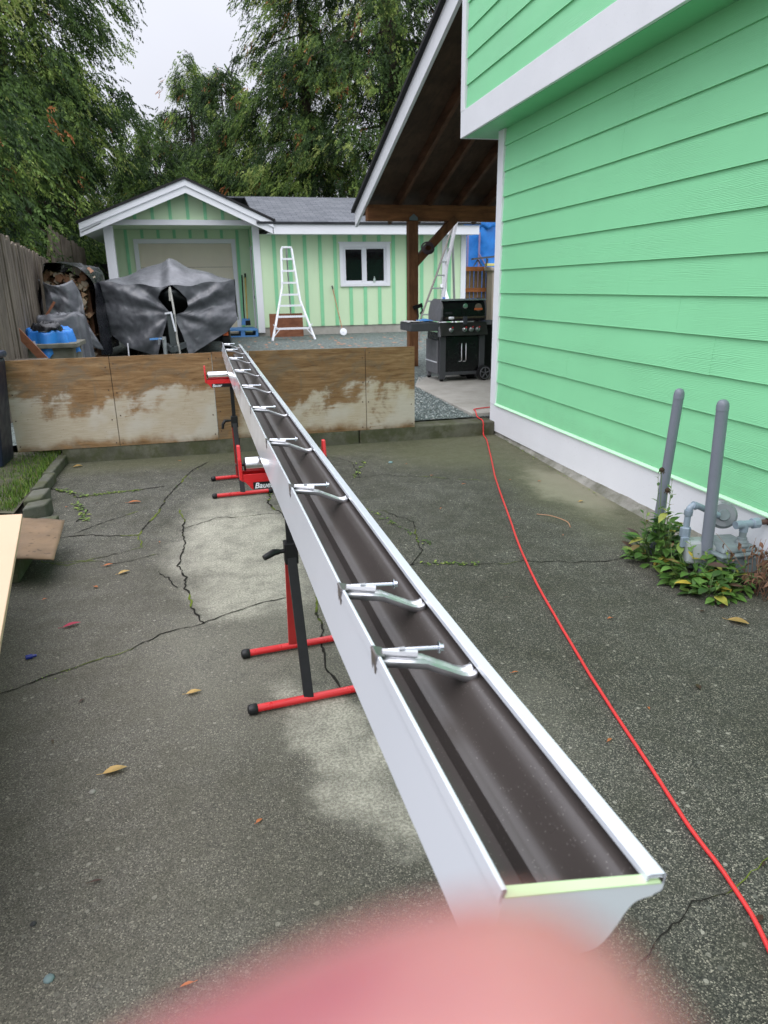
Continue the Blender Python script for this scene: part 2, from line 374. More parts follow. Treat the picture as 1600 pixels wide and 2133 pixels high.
# ------------------------------------------------------------------ mesh helpers
ORG = {}
def worg(o): return ORG.get(o.name, Vector((0, 0, 0))) if o else Vector((0, 0, 0))
def tag(o, label=None, cat=None, group=None, kind=None):
    if label: o['label'] = label
    if cat: o['category'] = cat
    if group: o['group'] = group
    if kind: o['kind'] = kind
    return o
def thing(name, label, cat, loc=(0, 0, 0), group=None):
    o = bpy.data.objects.new(name, None); COL.objects.link(o); o.location = loc; o.empty_display_size = .1
    ORG[o.name] = Vector(loc); return tag(o, label, cat, group)
def link(name, verts, faces, mats, parent=None, org=None, midx=None, smooth=False, bevel=0):
    if parent is not None and org is None: org = worg(parent)
    org = Vector(org) if org is not None else Vector((0, 0, 0))
    me = bpy.data.meshes.new(name)
    V = np.asarray([tuple(v) for v in verts] if not isinstance(verts, np.ndarray) else verts, dtype=float) - np.array(org)
    me.from_pydata(V.tolist() if not isinstance(faces, np.ndarray) else V.tolist(), [], faces if not isinstance(faces, np.ndarray) else faces.tolist())
    for m in (mats if isinstance(mats, (list, tuple)) else [mats]): me.materials.append(m)
    if midx is not None: me.polygons.foreach_set('material_index', np.array(midx, dtype=np.int32))
    if smooth:
        me.polygons.foreach_set('use_smooth', np.ones(len(me.polygons), dtype=bool))
    me.update()
    o = bpy.data.objects.new(name, me); COL.objects.link(o)
    if parent is not None: o.parent = parent; ORG[o.name] = org
    else: o.location = org; ORG[o.name] = org
    if smooth == 'auto':
        try: me.set_sharp_from_angle(angle=R(38))
        except Exception: pass
    if bevel:
        b = o.modifiers.new('bevel', 'BEVEL'); b.width = bevel; b.segments = 2; b.limit_method = 'ANGLE'; b.angle_limit = R(40)
    return o
class MB:
    def __init__(s): s.v = []; s.f = []; s.mi = []; s.cur = 0
    def m(s, i): s.cur = i; return s
    def add(s, vs, fs):
        k = len(s.v); s.v += [Vector(v) for v in vs]; s.f += [tuple(i + k for i in f) for f in fs]; s.mi += [s.cur] * len(fs); return s
    def box(s, a, b):
        x0, y0, z0 = a; x1, y1, z1 = b
        return s.add([(x0, y0, z0), (x1, y0, z0), (x1, y1, z0), (x0, y1, z0), (x0, y0, z1), (x1, y0, z1), (x1, y1, z1), (x0, y1, z1)],
                     [(0, 3, 2, 1), (4, 5, 6, 7), (0, 1, 5, 4), (1, 2, 6, 5), (2, 3, 7, 6), (3, 0, 4, 7)])
    def beam(s, p, q, w, h, up=(0, 0, 1)):
        p = Vector(p); q = Vector(q); d = (q - p).normalized(); u = Vector(up); sd = d.cross(u)
        if sd.length < 1e-4: sd = d.cross(Vector((1, 0, 0)))
        sd.normalize(); u = sd.cross(d).normalized(); a = sd * w / 2; b = u * h / 2
        vs = [e + i * a + j * b for e in (p, q) for i, j in ((-1, -1), (1, -1), (1, 1), (-1, 1))]
        return s.add(vs, [(0, 1, 2, 3), (7, 6, 5, 4), (0, 4, 5, 1), (1, 5, 6, 2), (2, 6, 7, 3), (3, 7, 4, 0)])
    def tube(s, pts, r, seg=12, cap=True):
        pts = [Vector(p) for p in pts]; n = len(pts)
        rs = r if isinstance(r, (list, tuple)) else [r] * n
        k0 = len(s.v); prev = None
        for i, p in enumerate(pts):
            d = (pts[min(i + 1, n - 1)] - pts[max(i - 1, 0)]).normalized()
            if prev is None:
                a = d.cross(Vector((0, 0, 1)));
                if a.length < .05: a = d.cross(Vector((1, 0, 0)))
            else: a = prev - d * prev.dot(d)
            a.normalize(); prev = a; b = d.cross(a)
            for j in range(seg):
                t = 2 * math.pi * j / seg; s.v.append(p + (a * math.cos(t) + b * math.sin(t)) * rs[i])
        for i in range(n - 1):
            for j in range(seg):
                A = k0 + i * seg + j; B = k0 + i * seg + (j + 1) % seg
                s.f.append((A, B, B + seg, A + seg)); s.mi.append(s.cur)
        if cap:
            s.f.append(tuple(k0 + j for j in reversed(range(seg)))); s.mi.append(s.cur)
            s.f.append(tuple(k0 + (n - 1) * seg + j for j in range(seg))); s.mi.append(s.cur)
        return s
    def lathe(s, c, axis, prof, seg=24):
        c = Vector(c); ax = Vector(axis).normalized()
        pts = [c + ax * t for t, _ in prof]; a = ax.cross(Vector((0, 0, 1)))
        if a.length < .05: a = ax.cross(Vector((1, 0, 0)))
        a.normalize(); b = ax.cross(a); k0 = len(s.v)
        for (t, r) in prof:
            for j in range(seg):
                th = 2 * math.pi * j / seg; s.v.append(c + ax * t + (a * math.cos(th) + b * math.sin(th)) * max(r, 1e-4))
        for i in range(len(prof) - 1):
            for j in range(seg):
                A = k0 + i * seg + j; B = k0 + i * seg + (j + 1) % seg
                s.f.append((A, B, B + seg, A + seg)); s.mi.append(s.cur)
        s.f.append(tuple(k0 + j for j in reversed(range(seg)))); s.mi.append(s.cur)
        s.f.append(tuple(k0 + (len(prof) - 1) * seg + j for j in range(seg))); s.mi.append(s.cur)
        return s
    def prism(s, poly, ext):
        ext = Vector(ext); n = len(poly); P = [Vector(p) for p in poly]
        return s.add(P + [p + ext for p in P], [tuple(range(n))[::-1], tuple(range(n, 2 * n))] + [(i, (i + 1) % n, (i + 1) % n + n, i + n) for i in range(n)])
    def grid(s, fn, nu, nv, thick=0):
        k0 = len(s.v)
        for i in range(nu + 1):
            for j in range(nv + 1): s.v.append(Vector(fn(i / nu, j / nv)))
        for i in range(nu):
            for j in range(nv):
                a = k0 + i * (nv + 1) + j; s.f.append((a, a + nv + 1, a + nv + 2, a + 1)); s.mi.append(s.cur)
        return s
    def build(s, name, mats, parent=None, org=None, smooth=False, bevel=0, solid=0):
        if parent is None and org is None:
            xs = [v.x for v in s.v]; ys = [v.y for v in s.v]; zs = [v.z for v in s.v]
            org = ((min(xs) + max(xs)) / 2, (min(ys) + max(ys)) / 2, min(zs))
        o = link(name, s.v, s.f, mats, parent, org, s.mi, smooth, bevel)
        if solid:
            md = o.modifiers.new('solid', 'SOLIDIFY'); md.thickness = solid; md.offset = 0
        return o
def hnoise(x, y, s=1.0, seed=0):
    v = Vector((x * s + seed * 7.1, y * s - seed * 3.3, seed * 1.7))
    from mathutils import noise
    return noise.fractal(v, 1.0, 2.0, 4)
def tube_obj(name, pts, r, m, parent=None, seg=12, **k):
    return MB().tube(pts, r, seg).build(name, m, parent, smooth='auto', **k)
def copy_tree(o, parent=None, link_loc=None):
    c = o.copy(); COL.objects.link(c); c.parent = parent
    for ch in list(o.children): copy_tree(ch, c)
    return c

def yz(Y): return .14 + .01 * (Y - 6.3)

# ================================================================== SETTING
# ground far out
tag(MB().grid(lambda u, v: (-150 + 300 * u, -60 + 320 * v, -.06), 2, 2).build('ground', mat('dark_forest_soil', (.05, .045, .03), .95, var=.4, vs=.6), org=(0, 0, 0)), kind='structure')

# driveway with cracks (crack strips lie 3 mm above)
dv = MB()
def crack(pts, w, jit=.02, seed=0, segl=.035):
    rr = random.Random(seed); P = []
    for (a, b) in zip(pts[:-1], pts[1:]):
        L = math.dist(a, b); n = max(2, int(L / segl))
        for i in range(n):
            t = i / n; P.append((a[0] + (b[0] - a[0]) * t, a[1] + (b[1] - a[1]) * t))
    P.append(pts[-1])
    off = 0; Q = []
    for i, p in enumerate(P):
        off = off * .8 + rr.uniform(-jit, jit); Q.append((p[0] + off * rr.uniform(.4, 1), p[1] + off + rr.uniform(-jit, jit) * .4))
    for i in range(len(Q) - 1):
        a, b = Q[i], Q[i + 1]; d = Vector((b[0] - a[0], b[1] - a[1], 0))
        if d.length < 1e-5: continue
        nrm = Vector((-d.y, d.x, 0)).normalized()
        wa = w * rr.uniform(.35, 1.2) if i else .001
        k = len(dv.v)
        if i == 0 or True:
            w0 = lastw if i else .001
            A = Vector((a[0], a[1], .003)); B = Vector((b[0], b[1], .003))
            dv.add([A - nrm * w0, A + nrm * w0, B + nrm * wa, B - nrm * wa], [(0, 3, 2, 1)])
            lastw = wa
gx0, gx1, gy0, gy1 = -7, 2.75, -4, 6.28
def gsheet(u, v):
    x = gx0 + (gx1 - gx0) * u; y = gy0 + (gy1 - gy0) * v
    return (x, y, 0)
dv.grid(gsheet, 4, 4)
dv.m(1)
CR = [([(-.95, 2.42), (-.83, 2.474), (-.637, 2.574), (-.436, 2.649), (-.296, 2.776), (-.12, 2.839), (.094, 2.967), (.275, 3.017)], .0045),
      ([(-.254, 4.6), (-.21, 3.92), (-.228, 3.55), (-.198, 3.227), (-.11, 2.836)], .007),
      ([(-1.22, 5.42), (-1.164, 5.36), (-.95, 5.1), (-.719, 5.14), (-.388, 5.2)], .010),
      ([(-.05, 5.9), (-.186, 5.64), (-.36, 4.86), (-.40, 4.5), (-.476, 4.13), (-.866, 4.245), (-1.1, 4.2)], .008),
      ([(.42, 5.2), (.369, 5.02), (.325, 4.534), (.413, 4.188)], .009),
      ([(.40, 3.0), (.387, 2.79), (.355, 2.527), (.342, 2.335), (.381, 2.202)], .008),
      ([(-.243, 4.147), (-.027, 4.32), (.212, 4.3), (.5, 4.3)], .0045),
      ([(1.7, 1.3), (1.243, 1.106), (1.112, 1.066), (.986, 1.057), (.93, 1.03), (.885, 1.005), (.793, .957), (.6, .8)], .0024),
      ([(.7, 3.3), (.953, 3.24), (1.288, 3.141), (1.54, 3.102), (1.897, 2.997), (2.106, 2.97), (2.5, 2.95)], .0045),
      ([(-.335, 3.515), (-.21, 3.29)], .006), ([(1.006, 5.03), (1.25, 5.03), (1.9, 4.68)], .005),
      ([(1.0, 4.2), (1.15, 3.9), (1.05, 3.4), (.95, 3.24)], .005), ([(-.87, 4.25), (-.7, 4.45), (-.52, 4.62)], .005),
      ([(-.476, 4.13), (-.45, 3.9), (-.8, 3.75), (-.95, 3.85)], .005), ([(-.96, 4.9), (-.85, 4.75), (-.88, 4.5)], .007),
      ([(-.9, 3.82), (-.55, 3.7), (-.35, 3.75)], .004), ([(.9, 5.9), (1.1, 5.5), (1.06, 5.0)], .004)]
for i, (p, wd) in enumerate(CR): crack(p, wd * .72, .011, i + 3, .022)
tag(dv.build('driveway', [M_DRIVE, M_CRACK], org=(0, 0, 0)), kind='structure')

# yard gravel
gv = MB().grid(lambda u, v: (-12 + 32 * u, 6.42 + 40 * v, yz(6.42 + 40 * v)), 4, 20)
tag(gv.build('gravel_yard', M_GRAVEL, org=(0, 0, 0)), kind='structure')
def stones(n, fn, name, s0=.008, s1=.016):
    base = np.array([(1, 0, 0), (-1, 0, 0), (0, 1, 0), (0, -1, 0), (0, 0, .7), (0, 0, -.7), (.6, .6, .3), (-.6, .6, .3), (.6, -.6, .35), (-.6, -.6, .25)])
    # simple octahedron keeps the count low
    o8 = base[:6]; F = np.array([(0, 2, 4), (2, 1, 4), (1, 3, 4), (3, 0, 4), (2, 0, 5), (1, 2, 5), (3, 1, 5), (0, 3, 5)])
    P = np.array([fn() for _ in range(n)])
    sc = rng.uniform(s0, s1, (n, 1, 1)) * rng.uniform(.7, 1.25, (n, 6, 3))
    th = rng.uniform(0, 6.28, n); c, s_ = np.cos(th), np.sin(th)
    V = o8[None] * sc
    x = V[..., 0] * c[:, None] - V[..., 1] * s_[:, None]; y = V[..., 0] * s_[:, None] + V[..., 1] * c[:, None]
    V = np.stack([x, y, V[..., 2]], -1) + P[:, None]
    FF = (F[None] + (np.arange(n) * 6)[:, None, None]).reshape(-1, 3)
    return link(name, V.reshape(-1, 3), FF, M_STONE)
def gp():
    while True:
        y = random.uniform(6.44, 9.6); x = random.uniform(.9, 3.0)
        lim = 2.50 + (y - 6.05) * .0235 if y < 8.6 else 2.56 + (y - 8.6) * .5
        if x < lim + random.uniform(-.02, .02): return (x, y, yz(y) + .004)
tag(stones(9000, gp, 'loose_gravel', .007, .014), kind='stuff')
# patio slab
sl = MB().prism([(2.51, 6.45, .05), (2.565, 8.6, .05), (2.86, 9.42, .05), (8.0, 9.42, .05), (8.0, 6.45, .05)], (0, 0, .125))
tag(sl.build('patio_slab', M_SLAB, org=(0, 0, 0), bevel=.008), kind='structure')
# kerb
kb = MB()
for x0, x1 in ((-1.24, .22), (.228, 1.31), (1.318, 2.655)): kb.box((x0, 6.20, -.02), (x1, 6.43, .128))
tag(kb.build('concrete_kerb', M_KERB, org=(0, 0, 0), bevel=.012), kind='structure')
# grass bed at left with stone edging
gb = MB().grid(lambda u, v: (-2.6 + 1.34 * u + .10 * v * 0, 4.62 + 1.75 * v, .05 + .05 * math.sin(u * 3) + .012 * hnoise(u * 9, v * 9)), 10, 12)
tag(gb.build('grass_bed_soil', mat('bed_soil', (.06, .055, .035), .95, var=.4), org=(0, 0, 0)), kind='structure')
NBL = 14000
bx = rng.uniform(-2.2, -1.27, NBL); by = rng.uniform(4.66, 6.36, NBL); keep = bx < -1.27 - (by < 5.3) * (.0) ; hgt = rng.uniform(.02, .055, NBL)
th = rng.uniform(0, 6.28, NBL); lean = rng.uniform(.0, .03, NBL); ww = rng.uniform(.002, .004, NBL)
bz = .06 + 0 * bx
P0 = np.stack([bx - ww * np.sin(th), by + ww * np.cos(th), bz], -1); P1 = np.stack([bx + ww * np.sin(th), by - ww * np.cos(th), bz], -1)
P2 = np.stack([bx + lean * np.cos(th), by + lean * np.sin(th), bz + hgt], -1)
def m_grass():
    m = NM('grass'); g = m.n('ShaderNodeNewGeometry')
    m.base(m.ramp(g.outputs['Random Per Island'], [(0, (.04, .075, .012)), (.5, (.08, .15, .02)), (.9, (.14, .22, .035)), (1, (.25, .20, .08))])); return m.set(.7, 0, .2)
M_GRASS = m_grass()
tag(link('grass', np.stack([P0, P1, P2], 1).reshape(-1, 3), np.arange(NBL * 3).reshape(-1, 3), M_GRASS), kind='stuff')
es = MB()
rr = random.Random(5)
for (x, y, z, a, b, h) in ((-1.245, 5.92, .0, .035, .32, .075), (-1.225, 5.36, .0, .035, .23, .08), (-1.19, 4.95, .0, .05, .16, .085), (-1.13, 4.66, .0, .06, .11, .10), (-1.02, 4.20, 0, .06, .20, .09)):
    t = rr.uniform(-.08, .08)
    es.prism([(x - a, y - b, z), (x + a, y - b + t, z), (x + a + t * .2, y + b, z), (x - a, y + b - t, z)], (0, 0, h))
tag(es.build('stone_edging', m_conc('edging_stone', (.06, .060, .048), (.15, .148, .12), .7), org=(0, 0, 0), bevel=.010), kind='structure')

# ================================================================== GREEN HOUSE
house = thing('green_house', 'two storey house with bright mint green lap siding and white trim along the driveway', 'house', (2.68, 6.3, 0))
house.rotation_euler = (0, 0, -math.atan(.02)); ORG[house.name] = Vector((0, 0, 0))
def lap(x, y0, y1, z0, z1, first, pitch, seed=0):
    mb = MB(); rr = random.Random(seed); z = first - pitch
    zs = []
    while z < z1: zs.append(z); z += pitch
    for z in zs:
        a = max(z, z0); b = min(z + pitch + .012, z1 + .0)
        ys = [y1]; y = y1 - rr.uniform(.8, 3.4)
        while y > y0: ys.append(y); y -= rr.uniform(3.0, 3.66)
        ys.append(y0)
        for yb, ya in zip(ys[:-1], ys[1:]):
            g = .0012 if ya > y0 else 0; dz = rr.uniform(-.0012, .0012)
            pb = .019; pt = .006   # bottom edge proud of the board below
            e = rr.uniform(0, .001)
            P = [(x - pb - e, a + dz if a == z else a), (x - pb - e + .001, a + .004 + dz), (x - pt, b), (x, b), (x, a + dz if a == z else a)]
            mb.prism([(px, ya + g, pz) for px, pz in P], (0, yb - ya - g, 0))
    return mb
lap(0, -9.5, -.10, .305, 2.655, .503, .2015, 1).build('lower_siding', M_SIDE, house, smooth=False)
lap(-.235, -9.5, .25, 2.86, 6.0, 3.047, .2045, 2).build('upper_siding', M_SIDE, house)
MB().box((0.0, -9.5, .03), (.20, 0, 2.66)).box((0.0, 0, .10), (6, .02, 2.66)).box((.2, -9.5, .03), (6, -9.3, 2.66)).build('wall', M_GREENTRIM, house)
MB().box((-.233, -9.5, 2.67), (6, .345, 6.0)).build('upper_wall', M_GREENTRIM, house)
MB().box((-.228, -9.5, 2.652), (.03, .34, 2.664)).box((.03, .02, 2.652), (6, .34, 2.664)).build('soffit', M_GREENTRIM, house)
MB().box((-.262, -9.5, 2.65), (-.236, .372, 2.862)).box((-.236, .346, 2.65), (6, .372, 2.862)).build('fascia_band', M_TRIM, house, bevel=.002)
MB().box((-.264, .27, 2.8625), (-.2355, .372, 6.0)).box((-.2355, .346, 2.8625), (-.14, .372, 6.0)).build('corner_trim', M_TRIM, house, bevel=.002)
MB().box((-.031, -.10, .2875), (-.001, .028, 2.6515)).box((-.001, .003, .2875), (.09, .028, 2.6515)).build('corner_trim', M_TRIM, house, bevel=.002)
MB().box((-.028, -9.5, .035), (-.001, .032, .285)).box((-.001, .021, .035), (6, .032, .285)).build('baseboard', M_TRIM, house, bevel=.002)
MB().prism([(-.040, -9.5, .286), (-.040, -9.5, .293), (-.022, -9.5, .303), (.0, -9.5, .303), (.0, -9.5, .286)], (0, 9.40, 0)).build('drip_flashing', M_LIGHTG, house)
fd = MB()
fd.prism([(-.004, -9.5, -.05), (-.20, -9.5, -.05), (-.20, -9.5, .0), (-.012, -9.5, .075)], (0, .01, 0))
fd = MB().grid(lambda u, v: ((-.006 - (.015 + .085 * min(1, (1 - u) * 6.5 / 1.7) ) * (v)) + .006 * hnoise(u * 60, v * 3), -9.5 + 9.5 * u, .062 * (1 - v) ** 1.4 - .002 + .004 * hnoise(u * 90, v * 4, 1, 2) * (1 - v)), 240, 6)
fd.box((-.005, -9.5, -.05), (5.9, 0.02, .06))
fd.build('foundation', M_FND, house, smooth=False)
MB().prism([(-.7, -9.8, 5.95), (2.9, -9.8, 7.6), (2.9, -9.8, 7.8), (-.7, -9.8, 6.15)], (0, 10.5, 0)).build('roof', M_SHING, house)

# ================================================================== PATIO COVER
pc = thing('patio_cover', 'dark timber patio roof with white rake board behind the green house', 'patio cover', (3.15, 10.72, yz(10.7)))
def rz(y): return 2.490 + (11.341 - y) * .3265     # top of rake board at depth y
yA, yB = 11.37, 6.72
MB().prism([(2.43, yA, rz(yA) - .215), (2.43, yA, rz(yA)), (2.43, yB, rz(yB)), (2.43, yB, rz(yB) - .215)], (.038, 0, 0)).build('rake_board', M_TRIM, pc, bevel=.002)
MB().prism([(2.38, yA + .04, rz(yA) - .01), (2.38, yA + .04, rz(yA) + .034), (2.38, yB, rz(yB) + .038), (2.38, yB, rz(yB) + .003)], (6.4, 0, 0)).build('roof_shingles', M_DARKEDGE, pc)
MB().prism([(2.475, yA, rz(yA) - .050), (2.475, yA, rz(yA) - .014), (2.475, yB, rz(yB) - .0), (2.475, yB, rz(yB) - .040)], (6.2, 0, 0)).build('roof_boards', M_SOFFITW, pc)
M_RAFT = m_wood('dark_rafter_wood', (.065, .030, .016), (.19, .090, .048), (1, .12, 1), 14, .65)
for i, x in enumerate((2.93, 3.39, 3.85, 4.31, 4.77, 5.23, 5.69)):
    MB().prism([(x, 11.29, rz(11.29) - .207), (x, 11.29, rz(11.29) - .053), (x, yB, rz(yB) - .042), (x, yB, rz(yB) - .196)], (.050, 0, 0)).build('rafter', M_RAFT, pc)
MB().box((2.463, 10.66, 2.298), (8.3, 10.80, 2.517)).build('beam', M_CEDARY, pc, bevel=.006)
MB().box((3.085, 10.64, yz(10.7)), (3.23, 10.785, 2.297)).build('post', M_CEDAR, pc, bevel=.005)
MB().beam((3.136, 10.724, 1.649), (3.83, 10.724, 2.343), .11, .145, (0, 1, 0)).build('brace', M_CEDAR, pc, bevel=.004)
MB().prism([(3.097, 10.634, 2.304), (3.22, 10.634, 2.304), (3.22, 10.634, 2.343), (3.158, 10.634, 2.394), (3.097, 10.634, 2.343)], (0, .025, 0)).build('post_cap', mat('grey_bracket', (.16, .19, .20), .5, .3), pc)
cb = MB()
for k in range(7):
    pts = [(3.36 + .095 * math.cos(t) * (1 - .06 * k) + .011 * math.sin(k * 2), 10.60 - .009 * k, 1.918 + .073 * math.sin(t) * (1 - .05 * k) + .013 * math.cos(k * 3)) for t in [i * 2 * math.pi / 20 for i in range(21)]]
    cb.tube(pts, .009, 6)
tag(cb.build('cable_coil', mat('mauve_cable', (.10, .07, .08), .6), smooth=True), 'coil of dark cord hanging on the timber brace', 'cord')
cl_ = MB().beam((3.136, 10.61, 1.066), (3.28, 10.60, 1.105), .039, .056).tube([(3.203, 10.60, 1.09), (3.214, 10.59, .932), (3.198, 10.59, .887)], .012, 8).tube([(3.259, 10.60, 1.134), (3.28, 10.60, 1.022), (3.248, 10.60, .977)], .013, 8)
tag(cl_.build('hand_clamp', M_BLACK, smooth='auto'), 'black hand clamp fixed to the timber post above the grill shelf', 'clamp')

# ================================================================== PLYWOOD BARRIER
def ply(name, x0, x1, zt0, zt1, y, seams, label, M=None):
    mb = MB(); th = .018
    n = 24
    mb.m(0)
    xs = sorted([x0, x1] + [s + d for s in seams for d in (-.003, .003)])
    for a, b in zip(xs[:-1:2], xs[1::2]):
        za = zt0 + (zt1 - zt0) * (a - x0) / (x1 - x0); zb = zt0 + (zt1 - zt0) * (b - x0) / (x1 - x0)
        mb.m(0).prism([(a, y, .125), (b, y, .125), (b, y, zb), (a, y, za)], (0, th, 0))
    mb.m(1).prism([(x0, y + .019, .13), (x1, y + .019, .13), (x1, y + .019, zt1 - .03), (x0, y + .019, zt0 - .03)], (0, .04, 0))
    rq = random.Random(int(abs(x0) * 100)); mb.m(2)
    for sx in [q + d for q in seams for d in (-.03, .03)] + [x0 + .03, x1 - .03]:
        for zz in (.17, .36, .58, .80): mb.lathe((sx + rq.uniform(-.008, .008), y - .0005, zz + rq.uniform(-.03, .03)), (0, -1, 0), [(0, .006), (.0015, .0055)], 8)
    o = mb.build(name, [M or M_PLY, M_PLYEDGE, M_RUST], org=((x0 + x1) / 2, y, .0))
    return tag(o, label, 'board')
ply('plywood_sheet', -1.57, .048, .865, .872, 6.196, [-.77], 'left plywood sheet on the kerb, water stained with a pale middle band and dark knots')
ply('plywood_sheet', .052, 1.845, .876, .862, 6.20, [.36, 1.385], 'right plywood sheet on the kerb, darker brown, ending beside the patio gravel', M_PLY2)
# ================================================================== FENCES
def fence(x0, y0, x1, y1, ztop, name, label, M, n, zb=.1, jitter=.03, rails=False, gapw=.022, th=.02, cap=False, ztop2=None):
    mb = MB(); rr = random.Random(n); A = Vector((x0, y0, 0)); B = Vector((x1, y1, 0)); d = (B - A) / n; nn = Vector((-d.y, d.x, 0)).normalized() * th
    for i in range(n):
        p = A + d * i; q = A + d * (i + 1) - d.normalized() * gapw; t = i / n
        zt = ztop + ((ztop2 or ztop) - ztop) * t + rr.uniform(-jitter, jitter)
        off = nn * rr.uniform(-.6, .6)
        c = .02
        mb.prism([p + off + Vector((0, 0, zb)), q + off + Vector((0, 0, zb)), q + off + Vector((0, 0, zt - c)), q + off - d * .2 + Vector((0, 0, zt)), p + off + d * .2 + Vector((0, 0, zt)), p + off + Vector((0, 0, zt - c))], nn)
    t = thing(name, label, 'fence', ((x0 + x1) / 2, (y0 + y1) / 2, zb))
    mb.build('fence_boards', M, t)
    return t, A, B, nn
f1, A, B, nn = fence(-1.95, 7.6, -3.02, 17.0, 2.03, 'wooden_fence', 'old grey wooden board fence along the left of the yard', M_FENCE, 44, zb=.15, ztop2=2.0)
for t in (.18, .36, .60, .84):
    p = A + (B - A) * t + nn * 1.2; MB().box((p.x - .05, p.y - .05, .15), (p.x + .05, p.y + .05, 2.02)).build('fence_post', M_FENCE, f1)
f2, A2, B2, nn2 = fence(-3.05, 17.4, -2.62, 19.4, 2.70, 'wooden_fence', 'taller grey fence section at the far left end of the yard', M_FENCE, 10, zb=.2, ztop2=2.35)
MB().beam((-3.10, 17.3, 2.12), (-2.96, 17.3, 2.75), .07, .05).build('fence_post', m_wood('weathered_post', (.20, .17, .11), (.34, .29, .2)), f2)
f3, A3, B3, nn3 = fence(6.9, 21.6, 9.6, 21.6, 1.86, 'wooden_fence', 'brown stained fence behind the leaning ladders at right', M_FENCE2, 20, zb=.3, jitter=.01)
MB().box((6.9, 21.50, 1.80), (8.75, 21.56, 1.93)).build('top_rail', M_RAIL, f3)
MB().box((6.9, 21.52, 1.18), (8.75, 21.56, 1.30)).build('middle_rail', M_RAIL, f3)
tag(MB().box((-5.2, 23.5, .3), (-2.4, 23.56, 2.16)).box((-5.2, 23.44, .25), (-5.05, 23.49, 2.22)).box((-3.7, 23.44, .25), (-3.6, 23.49, 2.22)).build('dark_fence', M_BLACK), 'black boarded screen beside the garage far left', 'fence')
tag(MB().box((8.72, 20.95, .3), (9.25, 21.4, 1.83)).prism([(8.65, 20.9, 1.80), (9.4, 20.9, 1.60), (9.4, 20.9, 1.66), (8.65, 20.9, 1.92)], (0, .6, 0)).build('weathered_wood_post', mat('pale_driftwood', (.30, .25, .21), .85, var=.3, stretch=(1, 1, .2)), bevel=.03), 'wide weathered grey wood pillar with sloping cap beside the house corner', 'post')
# ladder stuff on top: junk
tag(MB().beam((8.15, 21.2, 2.14), (9.2, 21.2, 2.24), .2, .05).box((8.6, 21.15, 1.93), (8.65, 21.2, 2.15)).beam((8.2, 21.2, 1.94), (8.33, 21.2, 2.12), .03, .03).beam((8.46, 21.2, 1.94), (8.33, 21.2, 2.12), .03, .03).build('workbench_vise', mat('dark_tool', (.08, .075, .065), .6)), 'old dark bench tools resting on the brown fence', 'tools')
tag(MB().box((8.60, 21.1, 1.935), (8.86, 21.3, 2.01)).build('yellow_sponge', mat('yellow_foam', (.62, .58, .22), .8), bevel=.01), 'small yellow block lying on the sloping cap', 'sponge')
tag(MB().lathe((9.02, 21.2, 1.93), (0, 0, 1), [(0, .10), (.05, .12), (.25, .13), (.33, .09)], 14).build('white_bucket', M_PVC, smooth='auto'), 'white bucket standing on the weathered pillar', 'bucket')
# blue tarp wall with poles
bt = thing('blue_tarp_wall', 'bright blue tarpaulin sheet hung on poles beyond the far right fence', 'tarp', (9.2, 23.0, 1.9))
MB().grid(lambda u, v: (8.0 + 3.2 * u, 23.0 + .05 * math.sin(u * 22 + v * 3) + .05 * hnoise(u * 4, v * 4), .8 + (2.55 + .1 * u) * v), 40, 24).build('sheet', M_TARPB, bt, smooth=True)
for x in (8.62, 9.02): MB().tube([(x, 22.9, .6), (x + .02, 22.9, 3.02)], .035, 8).build('pole', mat('mauve_pole', (.24, .20, .36), .6), bt, smooth='auto')
MB().tube([(9.04, 22.88, 2.35), (9.40, 22.88, 1.8)], .028, 8).build('pole', mat('mauve_pole', (.24, .20, .36), .6), bt, smooth='auto')
tag(MB().grid(lambda u, v: (9.05 + .55 * u, 22.9 + .1 * hnoise(u * 3, v * 3), 3.15 + .75 * v + .05 * math.sin(u * 9)), 8, 8).build('blue_tarp_flap', M_TARPB, smooth=True, solid=.01), 'small blue tarp flap above the hung blue sheet', 'tarp')
nb = thing('neighbour_shed', 'dark slate coloured neighbouring roof edge seen beyond the blue tarp', 'shed', (12.0, 26, .3))
MB().box((9.9, 26, .3), (15, 30, 3.35)).build('wall', mat('slate_wall', (.02, .03, .045), .7), nb)
MB().prism([(9.7, 25.6, 3.36), (15.2, 25.6, 3.36), (15.2, 25.6, 3.75), (9.7, 25.6, 3.75)], (0, 4.6, .0)).build('roof', mat('slate_roof', (.05, .11, .17), .7), nb)
tag(MB().prism([(8.9, 19.0, .25), (9.15, 19.0, .25), (9.1, 19.0, .9), (8.99, 19.0, 1.35)], (0, .04, 0)).build('orange_board', M_ORANGE), 'orange brown board leaning beside the house corner behind the grill', 'board')

# ================================================================== GARAGE
ga = thing('garage', 'single storey pale green garage with mint battens, white fascia and a gabled porch', 'garage', (2.5, 18.0, yz(18)))
Zg = .24
